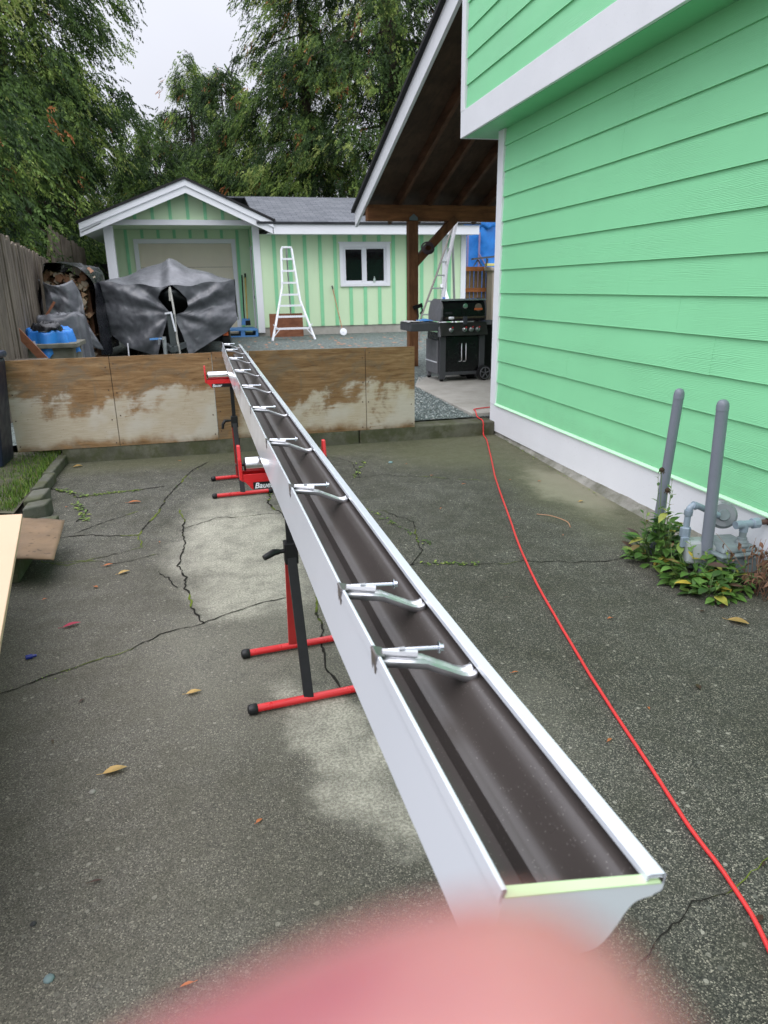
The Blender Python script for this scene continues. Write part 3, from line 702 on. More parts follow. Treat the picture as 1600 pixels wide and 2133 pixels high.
# main block front wall, ring segments round the window opening; porch recess from x=-1.95..1.35
wl = MB()
wx0, wx1, wz0, wz1 = 3.52, 4.62, 1.48, 2.33
T_ = 2.62
wl.box((1.35, 18.0, .46), (wx0, 18.15, T_)).box((wx1, 18.0, .46), (6.72, 18.15, T_)).box((wx0, 18.0, .46), (wx1, 18.15, wz0)).box((wx0, 18.0, wz1), (wx1, 18.15, T_))
wl.box((6.57, 18.15, .46), (6.72, 24, 2.9)).box((1.35, 18.15, .3), (1.47, 18.30, 2.83)).box((1.35, 19.00, .3), (1.47, 19.2, 2.83)).box((1.35, 18.30, 2.36), (1.47, 19.00, 2.83))
wl.box((-2.0, 19.2, .3), (-1.355, 19.35, 2.86)).box((.885, 19.2, .3), (1.35, 19.35, 2.86)).box((-1.355, 19.2, 2.48), (.885, 19.35, 2.86)).box((-2.0, 19.35, .3), (-1.85, 24, 2.9))
wl.box((-1.95, 17.9, 2.80), (1.7, 19.2, 2.84))
# gable triangle
wl.prism([(-1.85, 17.9, 2.9), (1.66, 17.9, 2.86), (-.10, 17.9, 3.60)], (0, .1, 0))
wl.m(1)
for i in range(15):
    x = 1.835 + i * .3715
    if x > 6.5: break
    if wx0 - .10 < x < wx1 + .08:
        wl.box((x - .042, 17.982, .47), (x + .042, 18.001, wz0 - .09)); wl.box((x - .042, 17.982, wz1 + .09), (x + .042, 18.001, T_ - .02))
    elif abs(x - 6.16) > .12: wl.box((x - .042, 17.982, .47), (x + .042, 18.001, T_ - .02))
for i in range(7):
    x = -1.27 + i * .39 + .0; zt = 3.56 - abs(x + .10) * .40
    if zt > 2.97: wl.box((x - .036, 17.882, 2.90), (x + .036, 17.901, zt - .03))
for i in range(8): 
    x = -1.62 + i * .381
    zb = .3 if (x < -1.47 or x > .97) else 2.60
    wl.box((x - .036, 19.182, zb), (x + .036, 19.201, 2.795))
for y in (18.22, 19.12): wl.box((1.332, y - .036, .3), (1.351, y + .036, 2.8))
wl.build('wall', [M_WALLG, M_BATTEN], ga)
MB().box((1.35, 18.02, .1), (6.70, 24, .459)).box((-1.95, 19.22, .1), (1.35, 24, .299)).build('foundation', M_FND2, ga)
# white trims
def trimbox(name, boxes, m=M_TRIM): 
    t = MB()
    for a, b in boxes: t.box(a, b)
    return t.build(name, m, ga, bevel=.004)
trimbox('corner_trim', [((1.335, 17.965, .34), (1.50, 17.999, T_ + .22))])
trimbox('corner_trim', [((6.60, 17.965, .46), (6.735, 17.999, T_))])
trimbox('door_trim', [((6.09, 17.960, .46), (6.22, 17.997, T_))])
trimbox('porch_post', [((-1.98, 17.9, .2), (-1.78, 18.1, 2.79))])
trimbox('porch_band', [((-1.98, 17.86, 2.80), (1.66, 17.899, 2.915))])
trimbox('fascia', [((1.78, 17.50, 2.585), (6.90, 17.54, 2.80))])
trimbox('soffit', [((1.66, 17.541, 2.60), (6.88, 18.0, 2.618))])
# gable rake boards (two steps)
def rake(sgn, x_out, z_out):
    ax, az = -.10, 3.715
    for k, (y0, zt, zb) in enumerate(((17.47, 0, -.13), (17.50, -.131, -.275))):
        MB().prism([(ax, y0, az + zt), (ax, y0, az + zb), (x_out, y0, z_out + zb), (x_out, y0, z_out + zt)], (0, .035, 0)).build('rake_board', M_WHITE if k == 0 else M_TRIM, ga)
    MB().prism([(ax, 17.44, az), (ax, 17.44, az + .05), (x_out + .05 * sgn, 17.44, z_out + .05 - .01), (x_out + .05 * sgn, 17.44, z_out - .01)], (0, 4.2, 0)).build('roof_edge', M_DARKEDGE, ga)
rake(-1, -2.42, 2.80); rake(1, 1.80, 2.86)
# porch soffit under gable overhang
MB().prism([(-2.40, 17.5, 2.60), (-1.95, 17.5, 2.80), (-1.95, 17.5, 2.82), (-2.40, 17.5, 2.62)], (0, 6.4, 0)).build('soffit', M_TRIM, ga)
# main roof slab (shingled) : eave y 17.46 z2.80 -> ridge y21 z3.74
pv = math.atan2(3.74 - 2.81, 21 - 17.46); Lr = math.hypot(3.54, .93)
ro = MB().box((0, 0, 0), (5.5, Lr, .05)).build('roof', M_SHING, ga, org=(0, 0, 0)); ro.location = Vector((1.42, 17.46, 2.805)) - ORG[ga.name]; ro.rotation_euler = (pv, 0, 0)
ro2 = MB().box((0, 0, 0), (6.1, Lr, .05)).build('roof', M_SHING, ga, org=(0, 0, 0)); ro2.location = Vector((6.92, 24.54, 2.805)) - ORG[ga.name]; ro2.rotation_euler = (pv, 0, math.pi)
MB().box((.85, 20.93, 3.735), (6.92, 21.07, 3.775)).build('ridge_cap', M_SHING, ga)
MB().prism([(6.71, 17.6, 2.6), (6.71, 24.4, 2.6), (6.71, 21, 3.72)], (.02, 0, 0)).build('gable_wall', M_WALLG, ga)
# window
wi = MB().box((wx0 - .09, 17.955, wz0 - .08), (wx0, 17.998, wz1 + .08)).box((wx1, 17.955, wz0 - .08), (wx1 + .09, 17.998, wz1 + .08)).box((wx0, 17.955, wz1), (wx1, 17.998, wz1 + .08)).box((wx0, 17.955, wz0 - .08), (wx1, 17.998, wz0)).box((wx0 - .115, 17.945, wz1 + .081), (wx1 + .115, 17.998, wz1 + .115)).build('window', M_TRIM, ga, bevel=.003)
mx = (wx0 + wx1) / 2 - .02
MB().box((wx0, 17.99, wz0), (wx0 + .06, 18.05, wz1)).box((wx1 - .06, 17.99, wz0), (wx1, 18.05, wz1)).box((mx - .06, 17.985, wz0), (mx + .06, 18.05, wz1)).box((wx0 + .06, 17.99, wz0), (mx - .06, 18.05, wz0 + .06)).box((mx + .06, 17.99, wz0), (wx1 - .06, 18.05, wz0 + .045)).box((wx0 + .06, 17.99, wz1 - .06), (mx - .06, 18.05, wz1)).box((mx + .06, 17.99, wz1 - .045), (wx1 - .06, 18.05, wz1)).build('frame', M_PVC, wi)
MB().box((wx0 + .06, 18.02, wz0 + .05), (mx - .06, 18.03, wz1 - .05)).build('pane', M_GLASS, wi)
MB().box((mx + .06, 18.03, wz0 + .04), (wx1 - .06, 18.04, wz1 - .04)).build('pane', M_GLASS, wi)
tag(MB().lathe((4.30, 17.975, wz0 + .002), (0, 0, 1), [(0, .028), (.08, .03), (.12, .012), (.15, .014)], 10).build('small_bottle', mat('clear_bottle', (.45, .55, .50), .2), smooth='auto'), 'small pale bottle standing on the garage window sill', 'bottle')
# garage door with panels
gd = MB().box((-1.355, 19.24, .28), (.885, 19.27, 2.48)); 
for r in range(4):
    z0 = .31 + r * .54
    gd.m(1).box((-1.355, 19.236, z0 - .012), (.885, 19.2395, z0 - .004)); gd.m(0)
    for c in range(4):
        x0 = -1.31 + c * .555; gd.box((x0, 19.228, z0 + .06), (x0 + .48, 19.2395, z0 + .45))
gd.build('garage_door', [M_GDOOR, mat('door_seam', (.18, .16, .12), .7)], ga, bevel=.008)
trimbox('garage_door_trim', [((-1.46, 19.16, .28), (-1.356, 19.199, 2.48)), ((.886, 19.16, .28), (.99, 19.199, 2.48)), ((-1.46, 19.16, 2.481), (.99, 19.199, 2.585))])
dd = MB().box((1.40, 18.36, .30), (1.44, 18.94, 2.30)).build('side_door', M_WHITE, ga)
MB().box((1.325, 18.28, .30), (1.349, 18.36, 2.38)).box((1.325, 18.94, .30), (1.349, 19.02, 2.38)).box((1.325, 18.36, 2.30), (1.349, 18.94, 2.38)).build('door_trim', M_TRIM, ga)
MB().lathe((1.40, 18.44, 1.18), (-1, 0, 0), [(0, .03), (.03, .03), (.05, .045), (.08, .04)], 12).build('door_knob', M_BLACKM, dd, smooth='auto')

# ================================================================== THINGS AT THE GARAGE
def board_obj(name, label, cat, m, a, b, w, h, up=(0, 0, 1), **k): return tag(MB().beam(a, b, w, h, up).build(name, m, **k), label, cat)
tag(MB().prism([(1.575, 17.55, .245), (2.39, 17.55, .245), (2.38, 17.55, .80), (1.58, 17.55, .80)], (0, .02, 0)).build('plywood_board', M_REDWOOD), 'reddish brown board leaning on the garage behind the white ladder', 'board')
# orchard ladder
lad = thing('orchard_ladder', 'white tripod orchard ladder standing open in front of the pale green wall', 'ladder', (2.03, 16.7, yz(16.7)))
zb = yz(16.6)
rl = [(1.52, 16.45, zb), (1.63, 16.58, zb + .36), (1.86, 16.93, 1.42), (1.90, 17.02, 2.22), (1.93, 17.03, 2.27)]
rr_ = [(2.50, 16.45, zb), (2.39, 16.58, zb + .36), (2.24, 16.80, 1.12), (2.135, 17.02, 2.22), (2.11, 17.03, 2.27)]
MB().tube(rl, .027, 8).build('rail', M_WHITE, lad, smooth='auto'); MB().tube(rr_, .027, 8).build('rail', M_WHITE, lad, smooth='auto')
def rx(side, z):
    P = side
    for a, b in zip(P[:-1], P[1:]):
        if a[2] <= z <= b[2]:
            t = (z - a[2]) / (b[2] - a[2]); return (a[0] + (b[0] - a[0]) * t, a[1] + (b[1] - a[1]) * t)
    return P[-1][:2]
for z in (.50, .76, 1.00, 1.24, 1.50, 1.76, 2.02):
    a = rx(rl, z); b = rx(rr_, z); MB().beam((a[0], a[1], z), (b[0], b[1], z), .06, .042).build('step', M_WHITE, lad)
MB().box((1.91, 16.99, 2.25), (2.13, 17.10, 2.29)).build('top_cap', M_WHITE, lad, bevel=.008)
for s, P in ((1, rl), (-1, rr_)):
    a = rx(P, .34); MB().beam((a[0], a[1], .32), (a[0] + .16 * s, a[1], .50), .02, .02).beam((a[0] + .01 * s, a[1], .60), (a[0] + .12 * s, a[1], .50), .02, .02).build('brace', M_WHITE, lad)
MB().tube([(2.02, 17.08, 2.27), (2.15, 17.9, zb + .1)], .018, 8).build('tripod_leg', M_ALU, lad, smooth='auto')
# disc on a stick
mp = thing('floor_duster', 'long wooden stick with a round white head leaning on the garage wall', 'mop', (3.35, 17.5, yz(17.5)))
MB().tube([(3.35, 17.45, .33), (3.22, 17.94, 1.36)], .013, 8).build('handle', M_WOODH, mp, smooth='auto'); MB().tube([(3.222, 17.93, 1.34), (3.212, 17.965, 1.42)], .018, 8).build('grip', M_BLACK, mp, smooth='auto')
MB().lathe((3.35, 17.40, .335), (0, -1, .25), [(0, .085), (.02, .09), (.03, .08), (.032, .02), (.045, .018)], 20).build('head', M_WHITE, mp, smooth='auto')
# pallet
pl_ = thing('plastic_pallet', 'blue pallet lying on the gravel in the garage porch', 'pallet', (1.0, 18.6, yz(18.6)))
MB().prism([(.56, 17.95, .40), (1.32, 17.95, .40), (1.27, 19.05, .40), (.62, 19.05, .40)], (0, 0, .04)).build('deck', M_PALLET, pl_)
MB().box((.56, 17.96, .26), (.62, 19.0, .399)).box((.90, 17.96, .26), (1.0, 19.0, .399)).box((1.26, 17.96, .26), (1.32, 19.0, .399)).box((.56, 17.94, .255), (1.32, 17.959, .29)).build('base_runners', M_PALLET, pl_)
bl = thing('push_broom', 'yellow handled broom leaning in the porch corner', 'broom', (1.25, 20.2, .3))
MB().tube([(1.127, 18.73, 0.648), (1.170, 19.10, 1.662)], .018, 8).build('handle', M_YEL, bl, smooth='auto'); MB().tube([(1.170, 19.10, 1.643), (1.175, 19.13, 1.756)], .022, 8).build('grip', M_BLACK, bl, smooth='auto'); MB().beam((1.070, 18.68, 0.554), (1.192, 18.68, 0.554), .06, .12).build('brush', M_BLACK, bl)
b2 = thing('shovel', 'dark handled shovel with blue blade beside the yellow broom', 'shovel', (1.16, 20.2, .3))
MB().tube([(1.052, 18.73, 0.666), (1.090, 19.11, 1.718)], .016, 8).build('handle', M_BLACKM, b2, smooth='auto'); MB().prism([(0.967, 18.71, 0.507), (1.202, 18.71, 0.507), (1.183, 18.73, 0.666), (0.995, 18.73, 0.666)], (0, .02, 0)).build('blade', M_PALLET, b2)

# right hand leaning ladders
lr = thing('tripod_ladder', 'tall aluminium tripod ladder leaning right of the timber post by the garage', 'ladder', (5.1, 15.3, yz(15.3)))
La = [(4.62, 15.2, .24), (4.70, 15.25, .75), (5.10, 15.42, 1.62), (5.50, 15.55, 2.62)]; Lb = [(5.06, 15.2, .24), (5.17, 15.25, .90), (5.33, 15.42, 1.8), (5.62, 15.55, 2.85)]
MB().tube(La, .022, 8).build('rail', mat('grey_worn_rail', (.22, .20, .18), .6), lr, smooth='auto'); MB().beam(Lb[0], Lb[1], .07, .05).beam(Lb[1], Lb[2], .07, .05).beam(Lb[2], Lb[3], .07, .05).build('rail', mat('pale_rail', (.52, .52, .54), .5), lr)
for z in (.50, .78, 1.06, 1.33, 1.60, 1.88, 2.15):
    a = rx(La, z); b = rx(Lb, z); MB().beam((a[0], a[1], z), (b[0], b[1], z), .04, .03).build('step', M_ALU, lr)
MB().tube([(5.50, 15.6, 2.84), (5.95, 16.6, .9), (6.0, 16.75, .24)], .028, 8).build('tripod_leg', mat('galvanised_leg', (.42, .44, .43), .5, .3), lr, smooth='auto')
MB().tube([(5.165, 15.19, .93), (5.20, 15.19, 1.14)], .034, 8).build('sticker', mat('blue_sticker', (.10, .24, .62), .5), lr, smooth='auto')
board_obj('white_plank', 'white plank leaning against the garage right of the door trim', 'plank', M_PVC, (6.27, 17.3, .3), (6.17 - .1, 17.9, 1.42), .12, .03, (0, -1, 0))
MB_ = None
board_obj('wooden_pole', 'thin pale wooden pole leaning on the brown fence', 'pole', mat('pale_pole', (.36, .28, .22), .7), (7.02, 19.5, .3), (7.0, 20.2, 1.62), .05, .05)

# ================================================================== BOAT UNDER TARP
bo = thing('covered_boat', 'boat on a trailer covered with a silver grey tarp in front of the garage', 'boat', (-.5, 14.5, yz(14)))
BX0, BX1 = -1.70, .64
def hem(x):
    t = [(-1.72, .86), (-1.66, .66), (-1.40, .42), (-.95, .26), (-.86, .24), (-.30, .26), (-.22, .26), (.12, .45), (.45, .62), (.66, .86)]
    for a, b in zip(t[:-1], t[1:]):
        if x <= b[0]: return a[1] + (b[1] - a[1]) * (x - a[0]) / (b[0] - a[0])
    return .8
def topz(x): return 1.50 - .05 * math.cos((x + .53) * 2.2) + .02 * math.sin(x * 11)
def edge(z, side):
    if side < 0:   # inner edge of left panel
        pts = [(.2, -.86), (.6, -.72), (1.0, -.56), (1.08, -.62), (1.25, -.735), (1.38, -.66), (1.46, -.52), (1.6, -.48)]
    else: pts = [(.2, -.28), (.6, -.37), (.95, -.50), (1.0, -.30), (1.10, -.22), (1.24, -.235), (1.38, -.36), (1.46, -.46), (1.6, -.48)]
    for a, b in zip(pts[:-1], pts[1:]):
        if z <= b[0]: return a[1] + (b[1] - a[1]) * (z - a[0]) / (b[0] - a[0])
    return pts[-1][1]
def front_y(x, z):
    # gathered folds radiating from the knot at (-.52, 1.0)
    dx, dz = x + .52, z - .98; r = math.hypot(dx, dz); a = math.atan2(dz, dx)
    amp = .055 * min(1, r / .6)
    f = math.sin(a * 11 + 1.3 * hnoise(a * 2, r, 1, 1)) * amp * (.55 + .45 * math.sin(a * 3 + 1))
    f += .05 * hnoise(x * 2.5, z * 2.5, 1, 3)
    pinch = -.0 + .30 * math.exp(-(r / .45) ** 2)
    return 13.62 + .42 * abs(x + .53) ** 1.6 * .6 + f * 1.0 + pinch * .3 - .04 + (1.5 - z) * -.0
def panel(side):
    def fn(u, v):
        # u: 0 outer .. 1 inner, v: 0 top .. 1 hem
        xo = BX0 if side < 0 else BX1
        # iterate once for hem with x
        zt = topz(xo + u * (-.5 - xo)); z = zt
        x = xo
        for _ in range(3):
            x = xo + (edge(z, side) - xo) * u; h = hem(x); z = topz(x) + (h - topz(x)) * v
        return (x + (.03 * hnoise(z * 3, u * 2, 1, 4) if u < .1 else 0), front_y(x, z), z)
    return fn
cv = MB().grid(panel(-1), 56, 44).grid(panel(1), 56, 44)
# top: from the front edge back over a hump
def topsheet(u, v):
    x = BX0 + (BX1 - BX0) * u; y0 = front_y(x, topz(x)); y = y0 + (17.6 - y0) * v
    hump = .44 * max(0, 1 - abs(x + .52) / 1.15) ** .9 * math.exp(-((v - .36) / .28) ** 2) * min(1, v * 7)
    z = topz(x) + hump + .03 * hnoise(x * 2, y * 1.5, 1, 5) * min(1, v * 6) + .08 * math.sin(math.pi * v) * (1 - abs(2 * u - 1))
    return (x, y, z)
cv.grid(topsheet, 48, 40)
for xo, sg in ((BX0, -1), (BX1, 1)):
    cv.grid(lambda u, v, xo=xo, sg=sg: (xo + sg * (.02 + .05 * v * 0) + .05 * math.sin(u * 26) * v * sg * .6, front_y(xo, 1.4 - .6 * v) * (1 - u) + 17.6 * u, topz(xo) + (.82 - topz(xo) + .1 * math.sin(u * 5)) * v), 40, 14)
cv.grid(lambda u, v: (BX0 + (BX1 - BX0) * u, 17.6 + .05 * math.sin(u * 20) * v, topz(BX0 + (BX1 - BX0) * u) + (.7 - 1.5) * v), 20, 8)
cv.build('cover', M_TARP, bo, smooth=True)
# hull bow poking out
hl = MB()
def hull(u, v):
    t = v * 2 * math.pi; s = u
    rx_, rz_ = .02 + .34 * math.sin(min(1, s * 1.05) * math.pi / 2), .02 + .30 * math.sin(min(1, s) * math.pi / 2)
    return (-.49 + rx_ * math.cos(t) * 1.0, 13.45 + s * 1.2, 1.22 + .12 * (1 - s) + rz_ * math.sin(t) * (1.0 if math.sin(t) < 0 else .75))
hl.grid(hull, 24, 32)
hl.build('hull', mat('black_hull', (.012, .015, .015), .35), bo, smooth=True)
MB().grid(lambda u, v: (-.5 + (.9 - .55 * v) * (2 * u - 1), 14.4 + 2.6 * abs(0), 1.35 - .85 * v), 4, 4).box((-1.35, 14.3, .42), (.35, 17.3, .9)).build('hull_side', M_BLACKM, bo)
MB().box((-.58, 12.95, .62), (-.46, 13.30, .99)).box((-.57, 12.9, .30), (-.47, 13.0, .95)).build('winch_post', M_DSTEEL, bo)
MB().tube([(-.66, 12.85, .25), (-.66, 12.85, .62)], .035, 10).tube([(-.66, 12.80, .58), (-.74, 12.78, .60), (-.75, 12.78, .50)], .010, 6).build('jack', mat('galvanised_jack', (.35, .38, .38), .5, .5), bo, smooth='auto')
MB().beam((-.52, 12.6, .42), (-1.0, 15.5, .42), .07, .09).beam((-.52, 12.6, .42), (-.04, 15.5, .42), .07, .09).beam((-1.35, 15.4, .42), (.35, 15.4, .42), .07, .09).build('trailer_frame', M_DSTEEL, bo)
MB().tube([(-.50, 13.42, 1.43), (-.46, 13.18, 1.05), (-.45, 12.92, .62), (-.42, 12.82, .30)], .018, 6).beam((-.505, 13.36, 1.20), (-.50, 13.40, 1.40), .05, .02).build('strap', M_KHAKI, bo)
MB().beam((-.60, 12.98, 1.0), (-.50, 12.90, 1.015), .03, .03).beam((-.50, 12.90, 1.0), (-.46, 12.88, .70), .02, .02).build('winch_strap', M_PVC, bo)
MB().beam((-.9, 12.9, .585), (-.7, 12.9, .59), .03, .03).build('blue_tie', M_PALLET, bo)
for x in (-1.32, .42):
    wh_ = MB().lathe((x - .09, 14.3, .46), (1, 0, 0), [(0, .12), (0, .22), (.02, .25), (.16, .25), (.18, .22), (.18, .12)], 24).build('wheel', M_BLACK, bo, smooth='auto')
MB().box((.36, 13.86, .55), (.46, 13.95, .62)).build('marker_light', mat('amber_lens', (.55, .10, .02), .3), bo)
MB().tube([(-1.28, 13.0, .3), (-1.28, 13.05, .52)], .012, 6).build('hook', M_ALU, bo)
board_obj('white_downspout', 'short white downspout offcut lying on the gravel left of the boat', 'downspout', M_PVC, (-1.80, 13.05, .225), (-1.93, 14.35, .235), .085, .06)

# ================================================================== WOODPILE AREA (left of boat)
def drape(name, label, cat, m, cx, cy, rx_, ry_, zb, zt, seed, fold=.08, nu=44, nv=26, sq=.55, lean=(0, 0), jag=.06, solid=0):
    def fn(u, v):
        t = u * 2 * math.pi; ct, st = math.cos(t), math.sin(t)
        ex = math.copysign(abs(ct) ** sq, ct); ey = math.copysign(abs(st) ** sq, st)
        if v < .45: r = v / .45 * .92; z = zt - .03 * r * r
        else: q = (v - .45) / .55; r = .92 + .13 * q ** .6; z = zt - .03 - (zt - zb + jag * math.sin(t * 5 + seed)) * q
        q = max(0, (v - .3))
        r *= 1 + fold * q * math.sin(t * 9 + seed + 2 * hnoise(ct, st, 1, seed)) + fold * .6 * q * hnoise(ct * 3, st * 3 + v, 1, seed)
        z += .07 * hnoise(ex * r * 1.8 + cx, ey * r * 1.8, 1, seed + 2)
        return (cx + ex * rx_ * r + lean[0] * (z - zb), cy + ey * ry_ * r + lean[1] * (z - zb), z)
    return tag(MB().grid(fn, nu, nv).build(name, m, smooth=True, solid=solid), label, cat)
wp = thing('firewood_stack', 'stack of split firewood with rusty brown ends showing under black plastic', 'firewood', (-2.2, 13.6, yz(13.6)))
ml = [mat('split_wood_a', (.34, .21, .12), .85, var=.35, vs=20), mat('split_wood_b', (.24, .12, .065), .85, var=.35, vs=20), mat('split_wood_c', (.42, .34, .25), .85, var=.3, vs=20)]
rr = random.Random(3)
fw = MB()
for i in range(150):
    z = rr.uniform(.3, 1.68); x = -2.45 + rr.uniform(0, .62) ; r = rr.uniform(.04, .075)
    fw.m(rr.randrange(3)).lathe((x, 12.98 + rr.uniform(0, .08), z), (rr.uniform(-.1, .1), 1, rr.uniform(-.1, .1)), [(0, r * .95), (.01, r), (.9, r)], rr.choice([3, 4, 5]))
fw.build('split_logs', ml, wp)
MB().box((-2.50, 13.2, .25), (-1.80, 14.4, 1.6)).build('inner_logs', ml[1], wp)
# black tarp over the pile: an arch, open at the front
def arch(u, v):
    a = math.pi * (1.0 - u) ; x = -2.12 + .46 * math.copysign(abs(math.cos(a)) ** .6, math.cos(a)) + .06 * hnoise(u * 6, v * 3, 1, 2)
    z = .35 + 1.50 * (math.sin(a) ** .55) if 0 < u < 1 else .35
    z += .05 * hnoise(u * 5, v * 4, 1, 6)
    return (x + .05 * math.sin(v * 9 + u * 10), 12.75 + 2.4 * v + .06 * math.sin(u * 17), z)
tag(MB().grid(arch, 46, 20).build('black_tarp', M_TARPD, smooth=True), 'shiny black plastic sheet arched over the firewood stack by the fence', 'tarp')
def flap(u, v):
    x = -2.46 + .50 * u + .30 * v * u + .03 * math.sin(v * 8); z = 1.58 - .95 * v + .12 * (1 - u) * v - .1 * math.sin(u * 3) * (1 - v) - .18 * u * v
    return (x, 12.62 - .10 * math.sin(u * 3.1) + .05 * hnoise(u * 4, v * 5, 1, 8) + .03 * math.sin(u * 13 + v * 6), z)
tag(MB().grid(flap, 26, 30).build('grey_plastic_flap', M_TARPG, smooth=True, solid=.004), 'grey plastic sheet hanging down the front of the firewood stack', 'tarp')
board_obj('leaning_stick', 'thin upright grey stick at the left edge of the firewood stack', 'stick', M_FENCE, (-2.43, 12.5, .4), (-2.40, 12.6, 1.80), .035, .03)
drape('grey_tarp_heap', 'crumpled grey tarp draped over a low heap behind the blue tarp', 'tarp', M_TARPG, -2.0, 11.5, .34, .45, .35, 1.08, 4, .16, sq=.7)
board_obj('brown_batten', 'short brown batten leaning on top of the grey tarp heap', 'batten', M_REDWOOD, (-2.30, 11.9, 1.02), (-2.15, 11.95, 1.24), .05, .03)
tag(MB().box((-2.35, 10.1, yz(10)), (-1.68, 10.8, .68)).box((-2.42, 10.05, .68), (-1.62, 10.85, .74)).build('concrete_block_stack', m_conc('old_block', (.13, .125, .10), (.25, .24, .2), .3), bevel=.01), 'mossy block stack under the blue tarp', 'blocks')
drape('blue_tarp_bundle', 'bright blue tarp bundled on the block stack near the fence', 'tarp', M_TARPB, -2.0, 10.45, .30, .32, .64, .93, 9, .22, sq=.85, jag=.03)
drape('black_jacket', 'flat black sheet piece lying on the blue tarp bundle', 'sheet', M_TARPD, -1.98, 10.30, .17, .14, .93, 1.0, 5, .3, sq=.6, nu=24, nv=12, jag=.01)
board_obj('brown_plank', 'reddish brown plank leaning down toward the left plywood sheet', 'plank', M_REDWOOD, (-2.24, 9.55, 1.0), (-1.86, 9.45, .52), .09, .035, (0, 1, 0))
board_obj('grey_tube', 'short grey tube leaning behind the brown plank', 'tube', mat('grey_plastic_tube', (.22, .23, .27), .5), (-2.06, 9.7, .80), (-1.98, 9.6, .50), .03, .03)
tag(MB().box((-2.55, 8.2, .60), (-1.75, 8.9, .66)).box((-2.5, 8.3, .2), (-2.44, 8.8, .6)).box((-1.86, 8.3, .2), (-1.80, 8.8, .6)).build('low_timber_bench', M_FENCE, bevel=.006), 'low weathered timber bench behind the left end of the plywood', 'bench')
rr = random.Random(8)
tag(MB().box((-3.05, 7.2, .1), (-1.92, 9.4, .55)).build('timber_planter', M_FENCE), 'weathered planter box against the grey fence', 'planter')

# dark blue bin at the left edge
bn = thing('wheelie_bin', 'dark navy bin cut by the left edge of the photo beside the grass', 'bin', (-1.95, 6.0, .06))
MB().prism([(-2.35, 5.82, .08), (-1.60, 5.82, .08), (-1.525, 5.78, .90), (-2.40, 5.78, .90)], (0, .36, 0)).build('body', M_BIN, bn, bevel=.02)
MB().box((-2.42, 5.76, .901), (-1.51, 6.16, .955)).build('lid', M_BIN, bn, bevel=.02)

# beige panel and cardboard at left
pb = board_obj('beige_panel', 'smooth beige panel cut by the left edge in front of the grass', 'panel', M_BEIGE, (0, 0, 0), (0, 1, 0), .1, .02)
me = pb.data; bmm = bmesh.new(); bmm.from_mesh(me); bmm.clear()
q = [(-1.40, 3.47, .400), (-.892, 3.405, .400), (-.668, 2.085, .400), (-.49, 1.1, .400), (-1.2, 1.0, .400)]
vv = [bmm.verts.new(p) for p in q] + [bmm.verts.new((p[0], p[1], p[2] - .022)) for p in q]
bmm.faces.new(vv[:5]); bmm.faces.new(vv[5:][::-1])
for i in range(5): bmm.faces.new((vv[i], vv[i + 5], vv[(i + 1) % 5 + 5], vv[(i + 1) % 5]))
bmesh.ops.recalc_face_normals(bmm, faces=bmm.faces); bmm.to_mesh(me); bmm.free(); pb.location = (0, 0, 0)
md = pb.modifiers.new('bevel', 'BEVEL'); md.width = .003; md.segments = 2
tag(MB().box((-1.35, 1.3, 0), (-1.25, 1.4, .377)).box((-1.35, 2.9, 0), (-1.25, 3.0, .377)).box((-1.36, 1.3, .30), (-.95, 1.36, .376)).box((-1.36, 2.9, .30), (-.98, 2.96, .376)).build('trestle', M_FENCE), 'timber trestle under the beige panel', 'trestle')
def cardf(u, v):
    a = Vector((-1.12, 4.05, .19)); b = Vector((-.845, 4.02, .155)); c = Vector((-.805, 3.46, .13)); d = Vector((-1.12, 3.50, .16))
    p = a.lerp(b, u).lerp(d.lerp(c, u), v); p.z += .012 * math.sin(u * 2.5) + .006 * hnoise(u * 3, v * 3); return p
tag(MB().grid(cardf, 14, 14).build('cardboard_piece', M_CARD, smooth=True, solid=.006), 'stained brown cardboard sheet sticking out beside the beige panel', 'cardboard')
tag(MB().box((-1.3, 3.55, 0), (-1.0, 4.05, .125)).build('concrete_block', M_KERB, bevel=.01), 'dark block under the brown cardboard sheet', 'block')

# ================================================================== GRILL
gr = thing('gas_grill', 'black and grey gas barbecue with side shelf on the patio under the timber roof', 'grill', (3.27, 9.05, yz(9)))
gz_ = .175
MB().box((3.05, 8.812, .30), (3.505, 8.828, .745)).build('cabinet_doors', M_GRILLB, gr, bevel=.003)
MB().box((2.965, 8.80, .235), (3.045, 8.86, .755)).box((3.51, 8.80, .235), (3.585, 8.86, .755)).box((3.045, 8.805, .255), (3.51, 8.86, .298)).box((2.965, 8.80, .205), (3.04, 8.87, .235)).build('front_frame', M_GRILLG, gr, bevel=.004)
MB().box((2.945, 8.862, .27), (2.965, 9.34, .70)).box((3.585, 8.862, .27), (3.60, 9.34, .75)).box((2.965, 9.33, .27), (3.585, 9.345, .78)).box((2.95, 9.26, .21), (3.0, 9.34, .27)).box((2.965, 8.87, .255), (3.585, 9.33, .275)).build('side_panels', M_GRILLL, gr, bevel=.004)
MB().box((2.938, 8.87, .415), (2.9445, 9.33, .43)).build('side_stripe', M_WHITE, gr)
MB().box((2.965, 8.87, .70), (3.585, 9.32, .80)).build('firebox', M_GRILLB, gr)
MB().prism([(2.955, 8.74, .765), (2.955, 8.80, .765), (2.955, 8.86, .925), (2.955, 8.80, .925)], (.645, 0, 0)).build('control_panel', mat('dark_control_panel', (.022, .022, .020), .4), gr, bevel=.004)
MB().prism([(2.935, 8.735, .755), (2.935, 8.80, .755), (2.935, 8.865, .93), (2.935, 8.80, .93)], (.018, 0, 0)).build('panel_end', M_GRILLL, gr)
